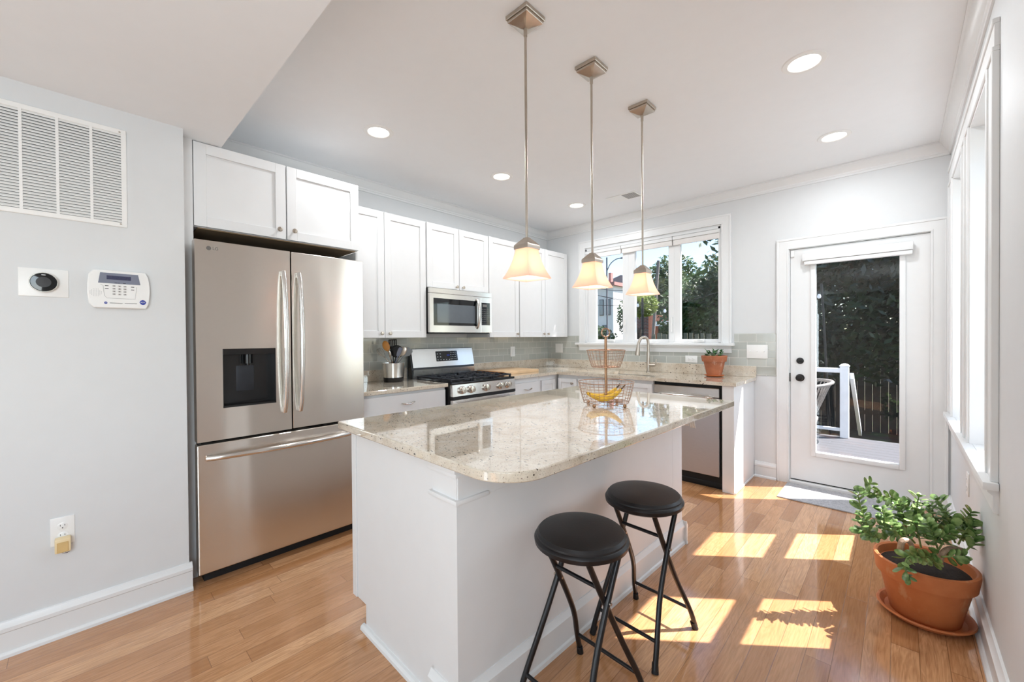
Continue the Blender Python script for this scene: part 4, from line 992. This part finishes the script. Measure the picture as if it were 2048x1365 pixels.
utensil('tongs', 'steel tongs handles standing before the black turner', 'tongs', (-.018, .212, -.04), 'chrome', lambda t, T, L, m: h_spoon(t, T, L, m, .012, .03))

# small potted plant
sx_, sy_ = 2.137, -.185
sc_ = tag(MB().lathe([(0, .0), (.062, 0), (.085, .012), (.086, .016), (.080, .016), (.062, .006), (0, .006)], (sx_, sy_, z1+.0005), 36, cap=False).make('plant_saucer', 'terra3'), 'small orange terracotta saucer on the back counter', 'saucer')
sp_ = thing('potted_plant', 'small leafy green plant in an aged terracotta pot by the window', 'potted plant', (sx_, sy_, z1+.007))
pz = z1+.007
MB().lathe([(.062, 0), (.092, .135), (.104, .135), (.112, .185), (.108, .190), (.100, .188), (.095, .165), (.0, .165)], (sx_, sy_, pz), 40, cap=False).make('pot', 'terra2', sp_)
MB().lathe([(.094, .166), (0, .170)], (sx_, sy_, pz), 24, cap=False).make('soil', 'soil', sp_)
def leafmesh(mb, c, d, nrm, L, wd, th=.15):
    """one thick oval leaf starting at c pointing along d"""
    d = Vector(d).normalized(); n = Vector(nrm); n = (n-d*n.dot(d))
    if n.length < 1e-3: n = d.orthogonal()
    n.normalize(); s_ = d.cross(n)
    us = [0, .12, .35, .62, .85, 1]; ws = [.14, .5, .86, 1.0, .80, .22]; c = Vector(c); vs = []; fs = []
    for u, w_ in zip(us, ws):
        p = c+d*L*u+n*(-.18*L*(u-.5)**2+.12*L*u); hw = wd*.5*w_
        vs += [p+s_*hw, p+n*th*wd*w_, p-s_*hw, p-n*th*wd*w_*.6]
    for i in range(5):
        for k in range(4): fs.append((4*i+k, 4*i+(k+1) % 4, 4*i+4+(k+1) % 4, 4*i+4+k))
    mb.quads([tuple(v) for v in vs], fs)
rnd = random.Random(5)
lm = MB(); st_ = MB()
for k in range(15):
    a = rnd.uniform(0, 2*PI); r_ = rnd.uniform(.0, .05); h = rnd.uniform(.03, .085)
    b0 = Vector((sx_+r_*math.cos(a), sy_+r_*math.sin(a), pz+.165)); t1 = b0+Vector((math.cos(a)*.03, math.sin(a)*.03, h)); st_.tube([b0, b0.lerp(t1, .5)+Vector((0, 0, .006)), t1], .0018, 5)
    for j in range(9):
        an = rnd.uniform(0, 2*PI); p = b0.lerp(t1, rnd.uniform(.45, 1)); leafmesh(lm, p, (math.cos(an), math.sin(an), rnd.uniform(.1, .8)), (0, 0, 1), rnd.uniform(.022, .036), .012, .08)
st_.make('stems', 'jadestem', sp_); lm.make('foliage', 'greenplant', sp_)

# ================================================================== BIG JADE PLANT
px_, py_ = 3.488, -1.640
tag(MB().lathe([(0, 0), (.120, 0), (.136, .006), (.160, .024), (.165, .030), (.162, .036), (.153, .034), (.136, .014), (0, .012)], (px_, py_, .0005), 56, cap=False).make('plant_saucer', 'terra'), 'wide terracotta saucer on the wooden floor under the large pot', 'saucer')
jp = thing('potted_jade_plant', 'large terracotta pot holding a sprawling jade plant by the right wall', 'potted plant', (px_, py_, .013))
pb = .013
MB().lathe([(.114, 0), (.118, .004), (.154, .172), (.168, .175), (.176, .232), (.175, .246), (.167, .250), (.160, .244), (.154, .21), (0, .21)], (px_, py_, pb), 64, cap=False).make('pot', 'terra', jp)
MB().lathe([(.155, .209), (.10, .222), (0, .218)], (px_, py_, pb), 40, cap=False).make('soil', 'soil', jp)
JB = [
('s', [(3.342, -1.778, 0.362), (3.309, -1.836, 0.383), (3.286, -1.858, 0.404), (3.278, -1.88, 0.455)]),
('s', [(3.312, -1.834, 0.382), (3.295, -1.864, 0.454), (3.28, -1.891, 0.515), (3.269, -1.888, 0.571)]),
('l', [(3.366, -1.796, 0.383), (3.36, -1.83, 0.463), (3.35, -1.839, 0.515)]),
('s', [(3.498, -1.631, 0.367), (3.456, -1.67, 0.468), (3.415, -1.709, 0.522), (3.373, -1.762, 0.551), (3.322, -1.824, 0.57), (3.289, -1.855, 0.595), (3.309, -1.836, 0.618)]),
('l', [(3.487, -1.641, 0.367), (3.481, -1.674, 0.448), (3.46, -1.707, 0.502), (3.468, -1.7, 0.562)]),
('l', [(3.577, -1.611, 0.372), (3.572, -1.63, 0.447), (3.551, -1.635, 0.498), (3.529, -1.643, 0.547)]),
('l', [(3.617, -1.518, 0.345), (3.613, -1.536, 0.428), (3.64, -1.524, 0.485)]),
('w', [(3.532, -1.736, 0.301), (3.535, -1.76, 0.349), (3.561, -1.708, 0.368), (3.608, -1.61, 0.337)]),
('w', [(3.408, -1.853, 0.356), (3.412, -1.877, 0.414), (3.439, -1.824, 0.4), (3.449, -1.815, 0.349)]),
('s', [(3.511, -1.783, 0.353), (3.481, -1.839, 0.347), (3.452, -1.88, 0.356), (3.428, -1.916, 0.362), (3.419, -1.939, 0.328), (3.431, -1.928, 0.286)]),
('l', [(3.529, -1.712, 0.345), (3.512, -1.755, 0.423), (3.493, -1.773, 0.478)]),
('l', [(3.645, -1.484, 0.315), (3.635, -1.529, 0.376), (3.645, -1.527, 0.437)]),
('l', [(3.43, -1.695, 0.397), (3.414, -1.737, 0.47), (3.402, -1.749, 0.523)]),
('l', [(3.389, -1.802, 0.4), (3.384, -1.82, 0.457)]),
('l', [(3.455, -1.74, 0.364), (3.429, -1.778, 0.411), (3.389, -1.816, 0.415)]),
('l', [(3.522, -1.745, 0.342), (3.556, -1.713, 0.423), (3.583, -1.66, 0.474)]),
('l', [(3.566, -1.635, 0.356), (3.535, -1.664, 0.426), (3.516, -1.654, 0.473), (3.502, -1.655, 0.511)]),
('l', [(3.611, -1.662, 0.348), (3.64, -1.634, 0.388), (3.645, -1.599, 0.412)]),
('l', [(3.535, -1.775, 0.344), (3.558, -1.766, 0.35), (3.602, -1.711, 0.344)]),
('l', [(3.521, -1.774, 0.366), (3.51, -1.812, 0.35), (3.509, -1.826, 0.336)]),
('l', [(3.475, -1.721, 0.343), (3.465, -1.731, 0.413), (3.449, -1.759, 0.467)]),
('l', [(3.598, -1.577, 0.346), (3.616, -1.588, 0.412), (3.645, -1.555, 0.453)]),
('l', [(3.591, -1.543, 0.338), (3.565, -1.567, 0.424), (3.551, -1.553, 0.48)]),
('l', [(3.494, -1.745, 0.372), (3.532, -1.736, 0.409), (3.561, -1.708, 0.436)])]
lm = MB(); rnd = random.Random(11)
for idx, (kind, pts) in enumerate(JB):
    if kind == 'w':
        MB().tube(pts, lambda t: .0125-.004*t, 10, smooth=2).make('woody_stem', 'woody', jp); continue
    MB().tube(pts, lambda t: .0042-.0018*t, 7, smooth=2).make('stem', 'jadestem', jp)
    P_ = [Vector(p) for p in pts]; seg_l = [(P_[i+1]-P_[i]).length for i in range(len(P_)-1)]; tot = sum(seg_l)
    n = max(3, int(tot/.020)); turn = rnd.uniform(0, PI)
    for k in range(n+1):
        u = tot*(k/n if kind == 's' else .3+.7*k/n); acc = 0; i = 0
        while i < len(seg_l)-1 and acc+seg_l[i] < u: acc += seg_l[i]; i += 1
        f_ = min(1, (u-acc)/seg_l[i]); p = P_[i].lerp(P_[i+1], f_); dd = (P_[i+1]-P_[i]).normalized()
        x_ = dd.orthogonal().normalized(); y_ = dd.cross(x_); turn += PI/2+rnd.uniform(-.2, .2)
        last = k == n
        for s_ in ((0, .5, 1, 1.5) if last else (0, 1)):
            a = turn+s_*PI; rad = x_*math.cos(a)+y_*math.sin(a)
            L = rnd.uniform(.032, .054)*(.8 if last else 1)
            leafmesh(lm, p, rad*1.0+dd*rnd.uniform(.3, .7), dd, L, L*rnd.uniform(.52, .70), .14)
lm.make('foliage', 'jade', jp)

# ================================================================== OUTDOORS
struct(MB().box(-45, 40, .4, 60, -1.25, -1.0).make('ground', 'ground', smooth=False), 'shady back yard ground', 'ground')
struct(MB().box(-1.2, 7, .16, 2.66, -.10, -.05).box(-1.2, 7, 2.58, 2.66, -.35, -.06).make('deck', 'deck', smooth=False), 'grey composite deck outside the door', 'deck')
struct(MB().box(2.5, 3.8, .14, .3, -.05, .02).make('doorstep', 'whitevinyl', smooth=False), 'white threshold step outside the door', 'doorstep')
rl = thing('deck_railing', 'white vinyl deck railing with capped corner post outside the door', 'railing', (2.88, 2.6, -.05))
MB().box(2.835, 2.925, 2.55, 2.64, -.05, .885, .004).lathe([(.052, .885), (.052, .895), (.030, .915), (0, .925)], (2.88, 2.595, 0), 4*4, sq=1).make('corner_post', 'whitevinyl', rl)
MB().box(.2, 2.84, 2.565, 2.625, .80, .86, .006).make('top_rail', 'whitevinyl', rl)
MB().box(.2, 2.84, 2.575, 2.615, .03, .07, .004).make('bottom_rail', 'whitevinyl', rl)
MB().prism([(2.64, .80), (2.64, .72), (4.2, -.30), (4.2, -.22)], 2.93, 2.97, 'x').make('stair_rail', 'whitevinyl', rl, smooth=False)
# near railing piece outside the window
ch = thing('wicker_chair', 'grey wicker patio chair with a white cushion on the deck', 'patio chair', (2.42, 2.02, -.05))
mb = MB()
for k in range(30):
    a = -2.2+4.4*k/29; c, s_ = math.cos(a+PI*.15), math.sin(a+PI*.15)
    mb.tube([(2.42+.20*c, 2.02+.20*s_, .26), (2.42+.27*c, 2.02+.27*s_, .42), (2.42+.36*c, 2.02+.36*s_, .62+.05*math.cos(a)), (2.42+.385*c, 2.02+.385*s_, .66+.05*math.cos(a))], .0065, 5, smooth=1)
mb.make('wicker_shell', 'wicker', ch)
MB().tube([(2.42+.39*math.cos(a_), 2.02+.39*math.sin(a_), .67+.05*math.cos(a_-PI*.15)) for a_ in [-2.2+PI*.15+4.4*i/24 for i in range(25)]], .02, 8).make('rim', 'wicker', ch)
MB().lathe([(.24, .22), (.25, .26), (.24, .28), (0, .285)], (2.42, 2.02, 0), 30).make('seat', 'wicker', ch)
MB().ring((2.42, 2.02, -.035), .24, .015, 36, 8).cyl((2.42, 2.02, -.04), (2.42, 2.02, .24), .025, 14).make('base', 'blackpole', ch)
MB().ball((2.56, 2.02, .60), 1, seg=20, sc=(.09, .20, .16)).make('cushion', 'cushion', ch)
tag(MB().cyl((2.76, 2.72, -1.0), (2.625, 2.72, 2.0), .014, 10).make('string_light_pole', 'blackpole'), 'thin dark leaning pole outside the door, carrying string lights', 'pole')
tag(MB().cyl((-.01, 2.80, -1.0), (-.01, 2.80, 2.0), .022, 10).make('string_light_pole', 'blackpole'), 'thin dark upright pole outside the middle window sash', 'pole')
def bulb(x, y, z, label):
    t = thing('string_light_bulb', label, 'light bulb', (x, y, z), 0, 'clear string light bulbs')
    MB().lathe([(.012, .03), (.013, 0)], (x, y, z), 10).make('socket', 'blackpole', t)
    MB().lathe([(.012, 0), (.022, -.02), (.025, -.04), (.018, -.058), (0, -.064)], (x, y, z), 14, cap=False).make('glass_bulb', 'bulb', t)
bulb(-.10, 2.8, 1.90, 'clear string light bulb seen through the middle sash, left side')
bulb(.49, 2.6, 1.76, 'clear string light bulb seen through the middle sash, right side')
bulb(2.60, 2.70, 1.86, 'clear string light bulb hanging by the pole outside the door')
tag(MB().tube([(-2, 2.9, 2.35), (-.12, 2.8, 1.932), (-.08, 2.8, 1.930), (.47, 2.6, 1.792), (.51, 2.6, 1.792), (1.5, 2.65, 2.02), (2.2, 2.68, 1.95), (2.60, 2.70, 1.892), (2.63, 2.72, 1.95)], .004, 5).make('string_light_cable', 'wire'), 'thin black cable linking the string light bulbs outside', 'cable')

def board_fence(label, x0, x1, y, zt, m, step=.14, gap=.012, grp=None):
    t = thing('board_fence', label, 'fence', ((x0+x1)/2, y, -1)); mb = MB(); x = x0; rr = random.Random(int(abs(x0)*10))
    while x < x1:
        mb.box(x, x+step-gap*rr.uniform(.4, 1.3), y, y+.02, -1, zt+rr.uniform(-.02, .02)); x += step
    mb.make('boards', m, t, smooth=False)
    MB().box(x0, x1, y+.02, y+.06, -.6, -.5).box(x0, x1, y+.02, y+.06, zt-.4, zt-.3).make('rails', m, t, smooth=False)
    return t
board_fence('dark weathered board fence behind the yard', -7.0, 9.0, 8.6, 1.17, 'fence', .14, .006)
board_fence('pale picket fence seen low in the right window sash', -2.2, -.6, 8.0, 1.38, 'palefence', .16, .05)

def tree(name, label, cx, cy, blobs, n, leaf, m, trunk, seed, grp='trees beyond the fence'):
    t = thing(name, label, 'tree', (cx, cy, -1), 0, grp); r_ = random.Random(seed)
    MB().tube([(cx, cy, -1), (cx+.05, cy, trunk*.5), (cx-.03, cy, trunk)], lambda u: .2*(1-.5*u), 9).make('trunk', 'bark', t)
    vs, fs = [], []; tv = sum(b[3]*b[4]*b[5] for b in blobs)
    for (ox, oy, oz, rx, ry, rz) in blobs:
        for _ in range(int(n*rx*ry*rz/tv)):
            while True:
                p = Vector((r_.gauss(0, 1), r_.gauss(0, 1), r_.gauss(0, 1)))
                if p.length > .01: break
            p.normalize(); k = r_.uniform(.45, 1.06)
            c = Vector((ox+p.x*rx*k, oy+p.y*ry*k, oz+p.z*rz*k))
            a = Vector((r_.gauss(0, 1), r_.gauss(0, 1), r_.gauss(0, .7))).normalized(); b = a.orthogonal().normalized(); q = r_.uniform(.6, 1.3)*leaf
            i = len(vs); vs += [c-a*q, c+b*q*.42+a*q*.1, c+a*q, c-b*q*.42+a*q*.1]; fs.append((i, i+1, i+2, i+3))
    me = bpy.data.meshes.new('foliage'); me.from_pydata([tuple(v-Vector((cx, cy, -1))) for v in vs], [], fs); me.materials.append(M[m])
    o = bpy.data.objects.new('foliage', me); S.collection.objects.link(o); o.parent = t
    return t
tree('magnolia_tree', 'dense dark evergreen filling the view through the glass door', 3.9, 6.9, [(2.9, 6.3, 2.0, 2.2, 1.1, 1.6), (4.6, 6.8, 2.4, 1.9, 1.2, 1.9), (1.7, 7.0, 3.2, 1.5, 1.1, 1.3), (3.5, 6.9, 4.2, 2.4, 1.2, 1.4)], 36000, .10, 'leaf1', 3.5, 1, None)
# leaves at the window's top right, plus unseen high crown added as sun shade
tree('maple_tree', 'tall tree whose leafy branch hangs over the top right of the window', 1.9, 4.2, [(2.75, 1.75, 4.9, 1.15, .75, .55), (1.15, 3.0, 3.05, .30, .35, .35), (1.9, 3.4, 4.6, 1.0, 1.0, .8)], 5200, .07, 'leaf2', 4.6, 3, None)
tree('broadleaf_tree', 'dark rounded tree filling the right window sash', -1.2, 11.0, [(-.7, 11, 2.2, 1.7, 1.1, 2.0), (-2.1, 11.4, 2.0, 1.3, 1.0, 1.6), (-.2, 10.6, 3.2, 1.1, 1.0, 1.1)], 13000, .11, 'leaf2', 2.5, 5)
tree('broadleaf_tree', 'dark tree behind the utility pole in the middle sash', -7.4, 22, [(-7.2, 22, 3.6, 2.0, 1.2, 2.9), (-6.4, 22, 1.7, 2.2, 1.2, 1.7)], 9000, .17, 'leaf2', 2.5, 8)
tree('small_tree', 'sunny yellow-green tree low in the middle sash', -4.8, 12.5, [(-4.75, 12.5, 2.66, .72, .6, .50)], 2600, .085, 'leaf3', 1.6, 10)
tree('small_tree', 'grey-green shrub tree in front of the white house', -9.2, 20.0, [(-8.6, 20, 2.6, 1.3, 1.0, 1.6), (-11.2, 19, 1.2, 1.6, .8, .8)], 5000, .12, 'leaf2', 2.0, 12)

hs = thing('house', 'white-sided neighbour house with red cornice, in the left window sash', 'house', (-20, 30, -1))
MB().box(-25.5, -15.7, 29.5, 38, -1, 6.0).make('walls', 'siding', hs, smooth=False)
MB().box(-26, -15.35, 29.1, 38, 6.0, 6.3).make('red_cornice', 'redtrim', hs, smooth=False)
MB().box(-16.75, -16.5, 30.5, 30.9, 6.3, 7.4).make('chimney', 'redtrim', hs, smooth=False)
for (xx, zz) in ((-18.9, 3.3), (-17.6, 3.3), (-16.9, 3.3), (-16.2, 3.3), (-18.9, .9), (-17.6, .9), (-16.6, .9)):
    f_ = MB().box(xx-.22, xx+.22, 29.42, 29.5, zz, zz+1.5).make('window', 'greyroof', hs, smooth=False)
    MB().box(xx-.17, xx+.17, 29.39, 29.42, zz+.08, zz+1.42).make('pane', 'housewin', f_, smooth=False)
hb = thing('house', 'pale grey house with dark roof behind the white one', 'house', (-14, 40, -1))
MB().box(-24, -17.5, 40, 46, -1, 7.4).make('walls', plain('blue_grey_siding', (168, 182, 190), .7), hb, smooth=False)
MB().prism([(-24.4, 7.4), (-17.1, 7.4), (-20.5, 8.6)], 39.8, 46, 'y').make('roof', 'greyroof', hb, smooth=False)
gr = thing('brick_garage', 'low brick garage with orange parapet in the middle sash', 'garage', (-5.8, 17, -1))
MB().box(-7.6, -6.3, 16.6, 20, -1, 2.38).make('brick_wall', 'brick', gr, smooth=False)
MB().box(-6.3, -6.05, 16.55, 20, -1, 2.42).make('brick_pier', 'orange', gr, smooth=False)
MB().box(-6.05, -4.0, 16.6, 20, 2.08, 2.42).make('parapet', 'orange', gr, smooth=False)
MB().box(-6.05, -4.0, 16.5, 16.7, 1.84, 2.08).make('lintel', 'whitevinyl', gr, smooth=False)
MB().box(-6.05, -4.0, 17.2, 20, -1, 1.9).make('garage_door', 'fence', gr, smooth=False)
lp = thing('street_lamp', 'tall thin street lamp with curved arm beyond the white house', 'street lamp', (-9.6, 18, -1))
MB().cyl((-9.62, 18, -1), (-9.62, 18, 6.15), .05, 10).tube([(-9.62, 18, 5.3), (-9.4, 18, 5.75), (-9.0, 18, 5.98), (-8.6, 18, 6.0)], .03, 8, smooth=2).make('pole', 'greyroof', lp)
MB().ball((-8.5, 18, 5.98), 1, seg=12, sc=(.25, .1, .06)).make('lamp_head', 'greyroof', lp)
up_ = thing('utility_pole', 'leaning grey utility pole in the middle sash', 'utility pole', (-5.15, 15.5, -1))
MB().cyl((-5.75, 15.5, -1), (-5.28, 15.5, 5.05), .085, 12, .07).make('pole', 'pole', up_)
for i, (a, b, lab) in enumerate([((-14, 22, 5.2), (-4, 13, 3.3), 'upper utility wire crossing the left and middle sashes'), ((-13, 20, 4.6), (-3.5, 13.5, 2.6), 'lower utility wire below the lamp arm'), ((-12, 17, 3.4), (0, 15, 2.75), 'thick utility cable running to the leaning pole')]):
    mid = Vector(a).lerp(Vector(b), .5)-Vector((0, 0, .25)); tag(MB().tube([a, mid, b], .018, 5, smooth=2).make('utility_wire', 'wire'), lab, 'wire', 'utility wires')
